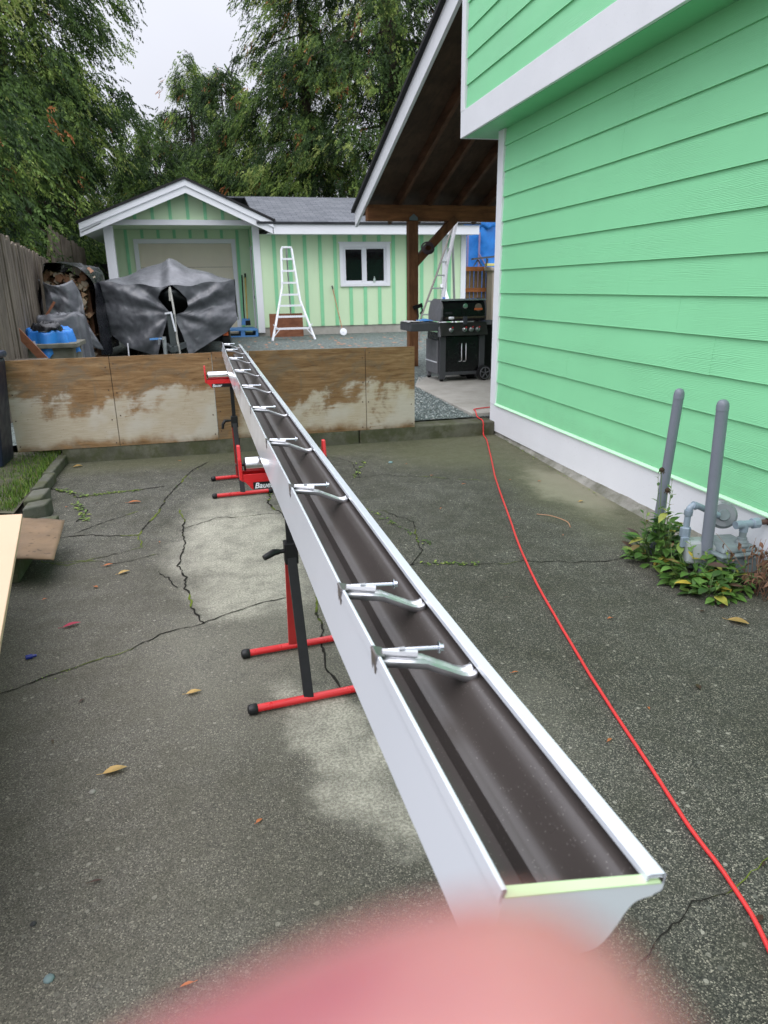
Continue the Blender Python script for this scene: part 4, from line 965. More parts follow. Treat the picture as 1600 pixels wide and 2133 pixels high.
for x in (3.10, 3.285, 3.375, 3.465):
    k = MB().lathe((x, 8.765, .835), (0, -1, .38), [(0, .030), (.012, .030), (.014, .023), (.035, .020), (.038, .015)], 18).build('knob', mat('satin_knob', (.42, .43, .44), .3, .9), gr, smooth='auto')
    MB().beam((x + .008, 8.728, .862), (x + .02, 8.745, .872), .012, .01).build('red_mark', M_RED, k)
lidp = [(8.83, .94), (8.80, 1.00), (8.80, 1.10), (8.83, 1.17), (8.90, 1.205), (9.10, 1.215), (9.24, 1.17), (9.32, 1.06), (9.33, .94)]
MB().prism([(3.0, y, z) for y, z in lidp], (.575, 0, 0)).build('lid', M_GRILLB, gr, bevel=.004)
def lend(x, w, m):
    MB().prism([(x, y + (.004 if y > 9 else -.006), z + (.008 if z > 1.1 else 0)) for y, z in lidp], (w, 0, 0)).build('lid_end', m, gr, bevel=.004)
lend(2.972, .027, M_GRILLL); lend(3.576, .02, M_GRILLG)
MB().box((2.99, 8.83, 1.196), (3.60, 8.90, 1.212)).build('lid_trim', mat('bright_lid_edge', (.40, .42, .46), .3, .6), gr)
MB().tube([(3.04, 8.755, .985), (3.56, 8.755, .99)], .012, 10).beam((3.05, 8.80, .985), (3.05, 8.75, .985), .03, .02).beam((3.55, 8.80, .99), (3.55, 8.75, .99), .03, .02).build('lid_handle', mat('dark_bronze_handle', (.10, .09, .06), .35, .6), gr, smooth='auto')
MB().lathe((3.06, 8.742, .985), (1, 0, 0), [(0, .012), (.01, .017), (.06, .017), (.07, .01)], 12).build('handle_grip', M_WHITE, gr, smooth='auto')
MB().lathe((3.30, 8.797, 1.13), (0, -1, 0), [(0, .032), (.006, .032), (.008, .024), (.012, .022)], 20).build('thermometer', M_CHROME, gr, smooth='auto')
bg_ = MB().lathe((3.48, 8.797, 1.11), (0, -1, 0), [(0, .048), (.004, .048)], 26).build('badge', mat('badge_disc', (.16, .14, .11), .4), gr)
MB().box((3.425, 8.788, 1.075), (3.535, 8.7925, 1.10)).build('badge_band', M_BADGE, bg_)
MB().box((3.035, 8.796, 1.03), (3.125, 8.7995, 1.06)).build('name_plate', mat('dark_plate', (.05, .05, .055), .4, .5), gr)
MB().box((3.255, 8.735, .90), (3.315, 8.752, 1.0)).build('tool_holder', mat('slate_holder', (.035, .04, .05), .6), gr, bevel=.01)
for x in (3.255, 3.315):
    MB().tube([(x - .015, 8.81, .665), (x, 8.775, .66), (x, 8.772, .45), (x - .01, 8.775, .435), (x - .03, 8.81, .43)], .007, 8).build('door_handle', M_CHROME, gr, smooth='auto')
MB().box((2.56, 8.78, .83), (2.955, 9.28, .935)).build('side_shelf', M_GRILLG, gr, bevel=.012)
MB().box((3.61, 8.82, .885), (3.95, 9.28, .925)).build('side_shelf', M_GRILLL, gr, bevel=.01)
for (x, y, r) in ((3.0, 8.84, .028), (2.98, 9.30, .028)):
    MB().lathe((x - .02, y, gz_ + r), (1, .2, 0), [(0, r * .8), (.004, r), (.036, r), (.04, r * .8)], 16).build('caster', M_BLACKM, gr, smooth='auto')
for (x, y) in ((3.57, 8.775), (3.46, 9.26)):
    w_ = MB().lathe((x, y, gz_ + .098), (.25, -1, 0), [(-.03, .07), (-.028, .098), (.022, .098), (.026, .080)], 28).build('wheel', M_BLACK, gr, smooth='auto')
    sp_ = MB()
    for k in range(5):
        a = k * 2 * math.pi / 5 + .3
        sp_.beam((x + .008, y - .032, gz_ + .098), (x + .008 + .068 * math.cos(a), y - .033 + .016 * math.cos(a), gz_ + .098 + .068 * math.sin(a)), .012, .016, (0, 1, 0))
    sp_.lathe((x + .008, y - .028, gz_ + .098), (.25, -1, 0), [(0, .014), (.012, .012)], 12)
    rim = [(x + .007 + .074 * math.cos(t), y - .03 + .018 * math.cos(t), gz_ + .098 + .074 * math.sin(t)) for t in [i * math.pi / 12 for i in range(25)]]
    sp_.tube(rim, .006, 6); sp_.build('spokes', mat('grey_spokes', (.12, .12, .13), .5), w_)
MB().tube([(3.5, 9.05, gz_ + .08), (3.62, 9.05, gz_ + .08)], .012, 8).build('axle', M_BLACKM, gr)
MB().beam((3.43, 8.9, .25), (3.50, 9.0, .20), .12, .06).build('drip_tray', M_BLACKM, gr)
# things on the shelf
pn = MB().grid(lambda u, v: (2.55 + .36 * u, 8.82 + .38 * v, .941 + .006 * math.sin(u * 8) + .012 * abs(hnoise(u * 4, v * 4))), 12, 10)
tag(pn.build('newspaper', M_PAPER, smooth=True, solid=.004), 'crumpled newspaper lying on the grill side shelf', 'newspaper')
tag(MB().grid(lambda u, v: (2.70 + .17 * u, 8.80 + .22 * v, .957 + .022 * math.sin(math.pi * u) * math.sin(math.pi * v) + .006 * hnoise(u * 5, v * 5)), 10, 10).build('blue_packet', M_LBLUE, smooth=True, solid=.004), 'light blue plastic packet on the newspaper beside the grill lid', 'packet')
tag(MB().box((3.74, 9.32, yz(9.2) + .02), (4.3, 9.8, .83)).box((3.72, 9.30, .831), (4.32, 9.82, .87)).build('black_cabinet', M_BLACKM, bevel=.01), 'black outdoor cabinet tucked behind the grill at the house corner', 'cabinet')

# ================================================================== GUTTER
gu = thing('rain_gutter', 'long white rain gutter with dark brown inside resting across two red roller stands', 'gutter', (.23, 3.4, .84))
YN = [.39, .60, .80, .99, 1.30, 1.62, 2.17, 2.8, 3.5, 4.2, 5.0, 5.76, 6.44]
XL = [.185, .180, .176, .172, .170, .167, .160, .155, .150, .148, .148, .152, .156]
def xl(y): return float(np.interp(y, YN, XL)) - .0035 * math.sin((y - .3) * 2 * math.pi / 1.0) * 0
def xr(y): return float(np.interp(y, [.39, .75, 1.0, 1.6, 3.5, 6.44], [.329, .318, .313, .311, .309, .311]))
ROLL = R(8.5)
PROF = [(0, 0), (0, -.088), (.066, -.088), (.068, -.070), (.072, -.066), (.084, -.060), (.094, -.050), (.101, -.037), (.106, -.024), (.113, -.016), (.124, -.012), (.1265, -.010), (.1265, 0)]
# refine ogee smoothly
def bez(p0, p1, p2, p3, n=6):
    return [((1 - t) ** 3 * p0[0] + 3 * (1 - t) ** 2 * t * p1[0] + 3 * (1 - t) * t * t * p2[0] + t ** 3 * p3[0], (1 - t) ** 3 * p0[1] + 3 * (1 - t) ** 2 * t * p1[1] + 3 * (1 - t) * t * t * p2[1] + t ** 3 * p3[1]) for t in [i / n for i in range(n + 1)]]
PROF = [(0, 0), (0, -.088), (.071, -.088), (.0725, -.068)] + bez((.0745, -.0668), (.087, -.066), (.091, -.058), (.0955, -.046), 7) + bez((.0975, -.041), (.103, -.022), (.106, -.020), (.118, -.018), 6) + [(.1265, -.015), (.1270, -.001), (.1262, .0)]
W0 = .127
def gpt(u, v, y):
    a = Vector((xl(y), y, .939)); b = Vector((xr(y), y, .915)); d = (b - a); L = d.length; d.normalize(); n = Vector((-d.z, 0, d.x))
    return a + d * (u / W0 * L) + n * v * 1.04
ys = [.384 + i * (6.056 / 110) for i in range(111)]
def sweep(prof, m, flip=False, closed=False):
    mb = MB(); k = len(prof)
    for y in ys:
        for (u, v) in prof: mb.v.append(gpt(u, v, y))
    for i in range(len(ys) - 1):
        for j in range(k - 1 if not closed else k):
            a = i * k + j; b = i * k + (j + 1) % k; f = (a, b, b + k, a + k)
            mb.f.append(f[::-1] if flip else f); mb.mi.append(m)
    return mb
def offset(prof, d):
    o = []
    for i, p in enumerate(prof):
        a = Vector(prof[max(0, i - 1)]); b = Vector(prof[min(len(prof) - 1, i + 1)]); t = (b - a).normalized(); nn = Vector((-t.y, t.x)); o.append((p[0] + nn.x * d, p[1] + nn.y * d))
    return o
outer = sweep(PROF, 0); o_ = outer.build('outer_face', M_GOUT, gu, smooth='auto')
inn = [p for p in offset(PROF[:-3], .0009)]; inn[0] = (.0009, -.0005)
inn += [(.1225, -.014), (.1255, -.012), (.1258, -.002)]
sweep(inn, 0, True).build('inner_face', M_GIN, gu, smooth='auto')
lip = [(.1272, -.010), (.1274, .0012), (.1262, .0024), (.1130, .0024), (.1118, .0012), (.1120, -.0045), (.1130, -.0050), (.1135, -.001), (.1255, -.001)]
sweep(lip, 0).build('front_lip', M_GOUT, gu, smooth='auto')
back = [(-.0002, -.0135), (-.0016, -.0125), (-.0016, .0005), (.0004, .0012), (.0022, .0006), (.0026, -.006), (.0016, -.0065)]
sweep(back, 0).build('back_hem', M_GOUT, gu, smooth='auto')
# end cap: face + cream flange
ec = MB(); yc = .3832
face = [gpt(u * 1.012 - .0008, v * 1.012, yc) for u, v in PROF[:-3] + [(.1262, -.0120), (.1260, -.0062)]] 
face[0] = gpt(0, -.0065, yc)
ec.add(face + [Vector((p.x, p.y + .0012, p.z)) for p in face], [tuple(range(len(face))), tuple(range(len(face), 2 * len(face)))[::-1]])
n = len(face)
for i in range(n - 1): ec.add([face[i], face[i + 1], face[i + 1] + Vector((0, .010, 0)), face[i] + Vector((0, .010, 0))], [(0, 1, 2, 3)])
ec.build('end_cap', M_GOUT, gu, smooth=False)
A_ = gpt(.0012, -.0050, yc - .0004); B_ = gpt(.1240, -.0050, yc - .0004)
MB().add([A_, B_, B_ + Vector((0, .0085, .0015)), A_ + Vector((0, .0095, .0015)), A_ + Vector((0, 0, -.0012)), B_ + Vector((0, 0, -.0012)), B_ + Vector((0, .0085, 0)), A_ + Vector((0, .0095, 0))],
         [(0, 1, 2, 3), (7, 6, 5, 4), (0, 4, 5, 1), (1, 5, 6, 2), (2, 6, 7, 3), (3, 7, 4, 0)]).build('end_flange', M_CREAM, gu)
HY = [.765, .975, 1.575, 2.12, 2.76, 3.43, 4.13, 4.90, 5.62, 6.22]
SK = -.020
def hp(u, v, y): p = gpt(u, v, y); p.y += SK * u / W0; return p
def hanger(y, near):
    # channel-section strap: flat half, then a dip to the front lip
    path = [(.002, -.0045), (.056, -.0030), (.060, -.0045), (.0980, -.0150), (.1060, -.0152), (.1118, -.0125), (.1140, -.0085)]
    w = .0135
    mb = MB()
    rows = []
    for (u, v) in path:
        c = hp(u, v, y); rows.append([c + Vector((0, -w, -.0085)), c + Vector((0, -w, 0)), c + Vector((0, -w * .45, .0012)), c + Vector((0, -w * .2, -.0022)), c + Vector((0, w * .2, -.0022)), c + Vector((0, w * .45, .0012)), c + Vector((0, w, 0)), c + Vector((0, w, -.0085))])
    k = 8
    for r_ in rows: mb.v += r_
    for i in range(len(rows) - 1):
        for j in range(k - 1):
            a = i * k + j; mb.f.append((a, a + k, a + k + 1, a + 1)); mb.mi.append(0)
    h = mb.build('hanger', M_ALU, gu, smooth='auto'); md = h.modifiers.new('solid', 'SOLIDIFY'); md.thickness = .0013
    # clip over the back wall with a slot
    c = gpt(0, 0, y); cp = MB()
    X0 = c.x
    cp.add([(X0 - .0035, y - .013, c.z - .002), (X0 - .0035, y + .013, c.z - .002), (X0 - .0030, y + .011, c.z - .030), (X0 - .0030, y, c.z - .036), (X0 - .0030, y - .011, c.z - .030),
            (X0 - .0036, y - .0035, c.z - .014), (X0 - .0036, y + .0035, c.z - .014), (X0 - .0034, y + .0045, c.z - .028), (X0 - .0034, y - .0045, c.z - .028)],
           [(0, 5, 6, 1), (1, 6, 7, 2), (2, 7, 3), (3, 7, 8), (3, 8, 4), (4, 8, 5, 0)])
    cp.tube([(X0 - .0022, y - .013, c.z + .0008), (X0 - .0022, y + .013, c.z + .0008)], .0030, 8)
    cp.beam(c + Vector((-.003, 0, .0028)), hp(.008, -.001, y) + Vector((0, 0, .002)), .024, .0014)
    q = cp.build('clip', mat('grey_clip', (.30, .28, .28), .35, .9), h); md = q.modifiers.new('s', 'SOLIDIFY'); md.thickness = .0009
    a = hp(.012, .004, y) + Vector((0, 0, 0)); b = hp(.070, .010, y) + Vector((0, .004, .002))
    d = (b - a).normalized()
    s_ = MB().tube([a, b], .0026, 8).lathe(b - d * .0005, d, [(0, .0040), (.0012, .0078), (.0022, .0078), (.0030, .0045), (.0075, .0045)], 6 if False else 12)
    s_.build('screw', M_SCREW, h, smooth='auto')
    MB().tube([hp(.006, .001, y), hp(.046, .003, y)], [.0050, .0056], 8).box(tuple(hp(.028, .0083, y) - Vector((.004, .003, 0))), tuple(hp(.028, .0083, y) + Vector((.004, .003, .0006)))).build('screw_sleeve', M_ALU, h, smooth='auto')
for i, y in enumerate(HY): hanger(y, i < 5)

# ================================================================== ROLLER STANDS
def text_mesh(name, txt, size, m, parent, mtx, shear=.25, ext=.0006):
    cu = bpy.data.curves.new(name, 'FONT'); cu.body = txt; cu.size = size; cu.shear = shear; cu.extrude = ext; cu.offset = size * .018
    to = bpy.data.objects.new(name, cu); COL.objects.link(to); dg = bpy.context.evaluated_depsgraph_get()
    me = bpy.data.meshes.new_from_object(to.evaluated_get(dg)); bpy.data.objects.remove(to)
    me.transform(mtx); me.transform(Matrix.Translation(-worg(parent))); me.materials.clear(); me.materials.append(m)
    o = bpy.data.objects.new(name, me); COL.objects.link(o); o.parent = parent; return o
def roller_stand(cx, yf, yb, zr, label, xL, rot, kz, knobdir):
    ym = (yf + yb) / 2 + .02; t = thing('roller_stand', label, 'roller stand', (cx, (yf + yb) / 2, 0), 'red and black roller stands under the gutter')
    for y in (yf, yb):
        ff = MB().tube([(cx - .185, y - rot, .018), (cx + .185, y + rot, .018)], .0135, 14).build('foot_bar', M_RED, t, smooth='auto')
        for sg in (-1, 1):
            d = Vector((sg, sg * rot / .185, 0)).normalized(); p = Vector((cx + sg * .178, y + sg * rot, .018))
            MB().lathe(p, d, [(0, .0165), (.004, .019), (.022, .019), (.030, .016), (.034, .008)], 14).build('foot_cap', M_BLACK, ff, smooth='auto')
    top = Vector((cx - .01, ym, kz + .02))
    MB().beam((cx, yf, .02), top, .034, .024, (0, 1, 0)).build('front_leg', M_BLACKM, t, bevel=.002)
    MB().beam((cx - .005, yb, .025), top + Vector((-.003, .022, -.02)), .036, .018, (0, 1, 0)).build('rear_leg', mat('red_leg_paint', (.50, .03, .03), .4), t, bevel=.002)
    MB().box(tuple(top + Vector((-.024, -.024, -.05))), tuple(top + Vector((.024, .026, .03)))).build('collar', M_BLACK, t, bevel=.004)
    MB().beam(top, (cx - .01, ym + .03, zr - .075), .026, .020, (0, 1, 0)).build('upper_post', M_BLACKM, t, bevel=.002)
    kb_ = MB().tube([top + Vector((-.024, -.01, 0)), top + Vector((-.045, -.012, 0))], .008, 10)
    if knobdir > 0: kb_.tube([top + Vector((-.043, -.012, 0)), top + Vector((-.062, -.02, .002)), top + Vector((-.085, -.028, -.006)), top + Vector((-.098, -.034, -.010))], [.010, .0125, .0115, .010], 10)
    else: kb_.tube([top + Vector((-.043, -.012, 0)), top + Vector((-.066, -.018, .002)), top + Vector((-.082, -.02, -.02)), top + Vector((-.086, -.02, -.055))], [.009, .0115, .0105, .009], 10)
    kb_.build('locking_knob', M_BLACK, t, smooth='auto')
    yr = ym + .03; x0, x1 = xL, xL + .300
    r = .0245; zc = zr - r
    rol = MB().lathe((x0 + .022, yr, zc), (1, 0, 0), [(0, r * .9), (.002, r), (x1 - x0 - .046, r), (x1 - x0 - .044, r * .9)], 28).build('roller', M_CHROME, t, smooth='auto')
    MB().lathe((x0 + .012, yr, zc), (1, 0, 0), [(0, .006), (.006, .006), (.0065, r * .93), (.0098, r * .93)], 20).build('bearing_cap', M_BLACK, rol, smooth='auto')
    # cradle
    MB().box((x0 + .012, yr - .032, zc - .052), (x1 - .012, yr - .029, zc - .028)).box((x0 + .012, yr - .029, zc - .055), (x1 - .012, yr + .029, zc - .052)).box((x0 + .012, yr + .029, zc - .055), (x1 - .012, yr + .032, zc - .028)).box((x0 + .006, yr - .030, zc - .052), (x0 + .010, yr + .030, zc + .012)).box((x1 - .010, yr - .030, zc - .052), (x1 - .006, yr + .030, zc + .012)).build('cradle', M_RED, t, bevel=.001)
    for xx, sg in ((x0, -1), (x1, 1)):
        px = [(xx, yr - .026, zc - .05), (xx, yr + .026, zc - .05), (xx + sg * .002, yr + .024, zc + .02), (xx + sg * .002, yr + .010, zc + .068), (xx + sg * .002, yr - .010, zc + .068), (xx + sg * .002, yr - .024, zc + .02)]
        MB().prism(px, (.012 * (1 if sg < 0 else -1), 0, 0)).build('end_guard', M_RED, t, bevel=.003)
        MB().lathe((xx - (.006 if sg < 0 else -.006), yr, zc), (-sg * -1, 0, 0), [(0, .005), (.004, .005)], 8).build('axle_nut', M_BLACK, t)
    MB().prism([(x0 + .016, yr - .034, zc - .052), (x0 + .040, yr - .034, zc - .082), (x1 - .060, yr - .034, zc - .082), (x1 - .035, yr - .034, zc - .052)], (0, .004, 0)).build('front_plate', M_RED, t)
    lb = MB().box((x0 + .043, yr - .0365, zc - .081), (x1 - .066, yr - .0345, zc - .056)).build('label_plate', M_BLACK, t)
    mt = Matrix.Translation((x0 + .047, yr - .0368, zc - .077)) @ Matrix.Rotation(R(90), 4, 'X')
    text_mesh('label_lettering', 'Bauer', .027, M_WHITE, lb, mt)
    return t
roller_stand(.243, 2.118, 2.51, .8335, 'near red roller stand, its black post and feet clear of the gutter', .076, .016, .475, 1)
roller_stand(.170, 4.79, 5.27, .8335, 'far red roller stand close to the plywood sheets', -.018, .012, .47, -1)

# ================================================================== AIR HOSE
hp_ = [(.92, .55), (1.066, .909), (1.107, 1.074), (1.131, 1.261), (1.186, 1.56), (1.257, 1.949), (1.333, 2.304), (1.446, 2.798), (1.572, 3.261), (1.748, 3.817), (1.984, 4.565), (2.261, 5.351), (2.47, 5.95), (2.525, 6.16)]
def crom(P, n=8):
    o = []
    P = [Vector(p) for p in P]
    for i in range(len(P) - 1):
        p0 = P[max(0, i - 1)]; p1 = P[i]; p2 = P[i + 1]; p3 = P[min(len(P) - 1, i + 2)]
        for k in range(n):
            t = k / n; o.append(.5 * ((2 * p1) + (p2 - p0) * t + (2 * p0 - 5 * p1 + 4 * p2 - p3) * t * t + (3 * p1 - p0 - 3 * p2 + p3) * t ** 3))
    o.append(P[-1]); return o
hpts = [(x, y, .0085) for x, y in hp_] + [(2.53, 6.19, .07), (2.535, 6.22, .136), (2.550, 6.40, .146), (2.565, 6.49, .186), (2.60, 6.60, .186), (2.80, 6.66, .186), (3.1, 6.68, .186)]
pts = crom(hpts, 10); pts = [p + Vector((.0025 * hnoise(i * .15, 0), 0, 0)) for i, p in enumerate(pts)]
tag(MB().tube(pts, .0058, 10).build('air_hose', M_REDHOSE, smooth=True), 'thin red air hose running across the driveway to the house corner', 'hose')

# ================================================================== BOLLARDS + GAS METER
def bollard(foot, top, r, label):
    a = Vector(foot); b = Vector(top); d = (b - a).normalized(); L = (b - a).length
    t = thing('bollard', label, 'bollard', foot, 'grey bollards guarding the gas meter')
    MB().lathe(a, d, [(0, r), (L - .055, r)], 28).build('pipe', M_GREYP, t, smooth='auto')
    MB().lathe(a + d * (L - .055), d, [(0, r + .0015), (.003, r + .0012), (.022, r + .0008), (.034, r * .94), (.043, r * .76), (.049, r * .45), (.0505, .001)], 28).build('cap', M_GREYP, t, smooth='auto')
    MB().prism([a + d * (L * .80) + Vector((r * .55, -r * .86, 0)), a + d * (L * .80) + Vector((r * .72, -r * .74, .002)), a + d * (L * .825) + Vector((r * .68, -r * .77, 0)), a + d * (L * .82) + Vector((r * .58, -r * .84, 0))], (0, -.0006, 0)).build('paint_chip', M_WHITE, t)
bollard((2.225, 3.02, -.02), (2.262, 3.0, .884), .0245, 'left bollard, farther one, tilted slightly, rising from the leafy weeds')
bollard((2.295, 2.705, -.02), (2.300, 2.735, .866), .0275, 'right bollard standing in front of the gas meter')
gm = thing('gas_meter', 'grey gas meter with round dial and blue grey pipes behind the bollards', 'gas meter', (2.47, 2.76, 0))
MB().prism([(2.33, 2.62, .0), (2.54, 2.62, .0), (2.55, 2.62, .115), (2.31, 2.62, .115)], (0, .20, 0)).build('lower_body', M_METER, gm, bevel=.02)
MB().box((2.30, 2.60, .115), (2.56, 2.84, .130)).build('flange', M_METER, gm, bevel=.006)
MB().prism([(2.32, 2.62, .130), (2.54, 2.62, .130), (2.50, 2.64, .160), (2.35, 2.64, .170)], (0, .17, 0)).build('upper_body', M_METER, gm, bevel=.015)
for x in (2.33, 2.385, 2.44, 2.49, 2.54): MB().lathe((x, 2.608, .115), (0, 0, -1), [(0, .007), (.012, .007)], 6).build('bolt', M_METER, gm)
MB().prism([(2.20, 2.72, .06), (2.33, 2.68, .06), (2.33, 2.68, .15), (2.31, 2.71, .170), (2.215, 2.74, .165)], (.02, .08, 0)).build('index_box', mat('pale_index_cover', (.33, .36, .36), .35), gm, bevel=.01)
rg = MB().lathe((2.44, 2.80, .265), (-.6, -1, .35), [(-.02, .05), (0, .062), (.008, .068), (.016, .067), (.022, .058), (.03, .056)], 30).build('regulator', M_DIALG, gm, smooth='auto')
MB().lathe((2.425, 2.775, .275), (-.6, -1, .35), [(0, .030), (.012, .026)], 24).build('regulator_face', M_METER, rg, smooth='auto')
el = [(2.235, 2.80, .17), (2.24, 2.80, .300), (2.248, 2.80, .322), (2.268, 2.797, .334), (2.31, 2.79, .318), (2.36, 2.785, .290), (2.40, 2.78, .275)]
MB().tube(crom(el, 5), .0155, 14).build('inlet_pipe', M_PIPE, gm, smooth='auto')
MB().lathe((2.239, 2.80, .282), (.06, 0, 1), [(0, .018), (.004, .0205), (.028, .0205)], 14).build('pipe_fitting', M_PIPE, gm, smooth='auto')
MB().lathe((2.262, 2.796, .334), (1, -.05, -.3), [(-.006, .0205), (.012, .0205)], 14).build('pipe_fitting', M_PIPE, gm, smooth='auto')
MB().lathe((2.234, 2.80, .175), (0, 0, 1), [(0, .026), (.045, .026), (.05, .021)], 6).build('pipe_fitting', M_PIPE, gm, smooth='auto')
MB().box((2.198, 2.765, .13), (2.238, 2.785, .180)).build('shutoff_valve', M_PIPE, gm, bevel=.003)
MB().lathe((2.450, 2.66, .150), (0, 0, 1), [(0, .034), (.010, .036), (.018, .030), (.028, .030), (.032, .024), (.045, .022), (.047, .017), (.09, .017)], 20).build('outlet_union', M_METER, gm, smooth='auto')
MB().tube(crom([(2.40, 2.66, .262), (2.435, 2.66, .262), (2.450, 2.66, .25), (2.450, 2.66, .225)], 4), .020, 14).tube([(2.44, 2.66, .262), (2.50, 2.66, .262)], .0185, 14).build('tee_joint', M_PIPE, gm, smooth='auto')
MB().lathe((2.492, 2.66, .262), (1, 0, .02), [(0, .022), (.004, .027), (.036, .027), (.040, .022)], 8).build('hex_nut', M_PIPE, gm, smooth='auto')
MB().tube([(2.525, 2.66, .263), (2.58, 2.655, .265), (2.67, 2.65, .268)], .0135, 12).lathe((2.575, 2.655, .265), (1, -.06, 0), [(0, .016), (.004, .0195), (.024, .0195), (.028, .016)], 12).build('rusty_supply_pipe', M_RUST, gm, smooth='auto')

# ================================================================== WEEDS
def m_leaf(name, stops, rough=.5):
    m = NM(name); g = m.n('ShaderNodeNewGeometry')
    c = m.ramp(g.outputs['Random Per Island'], stops)
    c = m.mix(m.mr(m.noise(30, 4), .45, .65, 0, .35), c, (.05, .07, .015))
    m.base(c); m.set(rough, 0, .35)
    tr = m.n('ShaderNodeBsdfTranslucent'); mx_ = m.n('ShaderNodeMixShader'); mx_.inputs[0].default_value = .22
    m.l(c, tr.inputs[0]); m.l(m.b.outputs[0], mx_.inputs[1]); m.l(tr.outputs[0], mx_.inputs[2]); m.l(mx_.outputs[0], m.out.inputs[0])
    return m.m
M_LEAF = m_leaf('weed_leaf', [(0, (.035, .085, .018)), (.35, (.065, .15, .028)), (.68, (.14, .27, .055)), (.82, (.26, .34, .08)), (.89, (.55, .42, .06)), (.95, (.12, .07, .05)), (1, (.10, .05, .06))])
M_DRYL = m_leaf('dry_leaf', [(0, (.10, .045, .025)), (.5, (.20, .10, .06)), (.85, (.30, .16, .11)), (1, (.09, .13, .035))], .8)
M_STEM = mat('green_stem', (.14, .22, .07), .6); M_DSTEM = mat('dry_stem', (.24, .13, .085), .8)
def leaf_geo(mb, p, d, up, L, w, curl=.3, fold=.15):
    d = d.normalized(); s = d.cross(up)
    if s.length < .05: s = d.cross(Vector((1, 0, 0)))
    s.normalize(); n = s.cross(d).normalized(); ks = [0, .12, .35, .6, .82, 1]; ws = [.06, .5, 1, .92, .5, .02]; V = []
    for t, q in zip(ks, ws):
        c = p + d * L * t - n * (curl * L * t * t) + n * (.12 * L * t)
        V += [c + s * w * q * .5 + n * fold * w * q * .5, c, c - s * w * q * .5 + n * fold * w * q * .5]
    F = []
    for i in range(5):
        for j in range(2): a = i * 3 + j; F.append((a, a + 1, a + 4, a + 3))
    mb.add(V, F)
def weed(name, label, x, y, r, n, hmin, hmax, Ls, seed, M=M_LEAF, Ms=M_STEM, stems=5, wr=.42, grp='weeds growing round the gas meter', z0=0, tall=0):
    rr = random.Random(seed); t = thing(name, label, 'weed' if M is M_LEAF else 'bramble', (x, y, z0), grp); lf = MB(); st = MB()
    for i in range(n):
        a = rr.uniform(0, 6.28); q = r * math.sqrt(rr.random()); h = hmin + (hmax - hmin) * rr.random() ** 1.5 * (1 - .5 * q / r)
        p = Vector((x + q * math.cos(a), y + q * math.sin(a), z0 + h)); aa = a + rr.uniform(-.9, .9)
        d = Vector((math.cos(aa), math.sin(aa), rr.uniform(-.2, .9)))
        L = rr.uniform(*Ls); leaf_geo(lf, p, d, Vector((rr.uniform(-.2, .2), rr.uniform(-.2, .2), 1)), L, L * rr.uniform(wr * .8, wr * 1.25), rr.uniform(.1, .6))
        if i % 3 == 0: st.tube([(x + q * .4 * math.cos(a), y + q * .4 * math.sin(a), z0), p], [.0022, .0014], 5)
    for i in range(stems):
        a = rr.uniform(0, 6.28); hh = rr.uniform(hmax * .9, hmax * 1.5 + tall); b = Vector((x + r * .5 * math.cos(a), y + r * .5 * math.sin(a), z0)); e = b + Vector((rr.uniform(-.06, .06), rr.uniform(-.06, .06), hh)); st.tube([b, b.lerp(e, .5) + Vector((rr.uniform(-.01, .01), 0, 0)), e], [.0024, .002, .001], 5)
        for k in range(9):
            tt = .25 + .72 * k / 8; p = b.lerp(e, tt); aa = k * 2.4 + a; leaf_geo(lf, p, Vector((math.cos(aa), math.sin(aa), .7)), Vector((0, 0, 1)), Ls[0] * (1.25 - .7 * tt), Ls[0] * .36 * (1.2 - .5 * tt), .3)
    lf.build('leaves', M, t, smooth=True); st.build('stems', Ms, t, smooth=True); return t
weed('weed_plant', 'leafy weed clump at the foot of the left bollard', 2.17, 2.93, .12, 130, .01, .19, (.055, .10), 1, stems=4)
weed('weed_plant', 'tall narrow leaved weed climbing the left bollard', 2.20, 2.90, .055, 50, .12, .34, (.05, .09), 2, stems=3, tall=.04)
weed('weed_plant', 'yellowing weed clump in front of the right bollard', 2.20, 2.68, .14, 150, .01, .15, (.05, .095), 3, stems=4)
weed('weed_plant', 'low round leaved weed spreading onto the driveway below the right bollard', 2.17, 2.50, .10, 80, .005, .09, (.045, .075), 4, wr=.6, stems=1)
weed('weed_plant', 'bright green weed right of the right bollard foot', 2.30, 2.55, .10, 80, .01, .12, (.045, .08), 6, stems=2)
weed('weed_plant', 'tall green weed by the rusty pipe at the right edge', 2.56, 2.52, .07, 26, .03, .2, (.04, .07), 7, stems=3, tall=.05, wr=.3)
def bramble(x, y, r, seed, label, n=90):
    rr = random.Random(seed); t = thing('dry_bramble', label, 'bramble', (x, y, 0), 'dried brown brambles by the wall'); lf = MB(); st = MB()
    for i in range(30):
        a = rr.uniform(0, 6.28); b = Vector((x + r * .5 * rr.uniform(-1, 1), y + r * .5 * rr.uniform(-1, 1), 0)); e = b + Vector((r * rr.uniform(-1.3, 1.3), r * rr.uniform(-1.2, 1.2), rr.uniform(.03, .26))); m_ = b.lerp(e, .55) + Vector((rr.uniform(-.03, .03), 0, rr.uniform(.0, .05)))
        st.tube([b, m_, e], [.0020, .0015, .0008], 5)
        for k in range(n // 26):
            p = (m_ if k % 2 else b.lerp(e, .4)).lerp(e, rr.random()); leaf_geo(lf, p, Vector((rr.uniform(-1, 1), rr.uniform(-1, 1), rr.uniform(-1.2, .2))), Vector((rr.uniform(-1, 1), 0, 1)), rr.uniform(.018, .04), rr.uniform(.010, .02), rr.uniform(.2, 1.0), .8)
    lf.build('leaves', M_DRYL, t, smooth=True); st.build('stems', M_DSTEM, t, smooth=True)
bramble(2.42, 2.44, .16, 21, 'dry brown bramble right of the leafy weeds at the meter foot', 130)
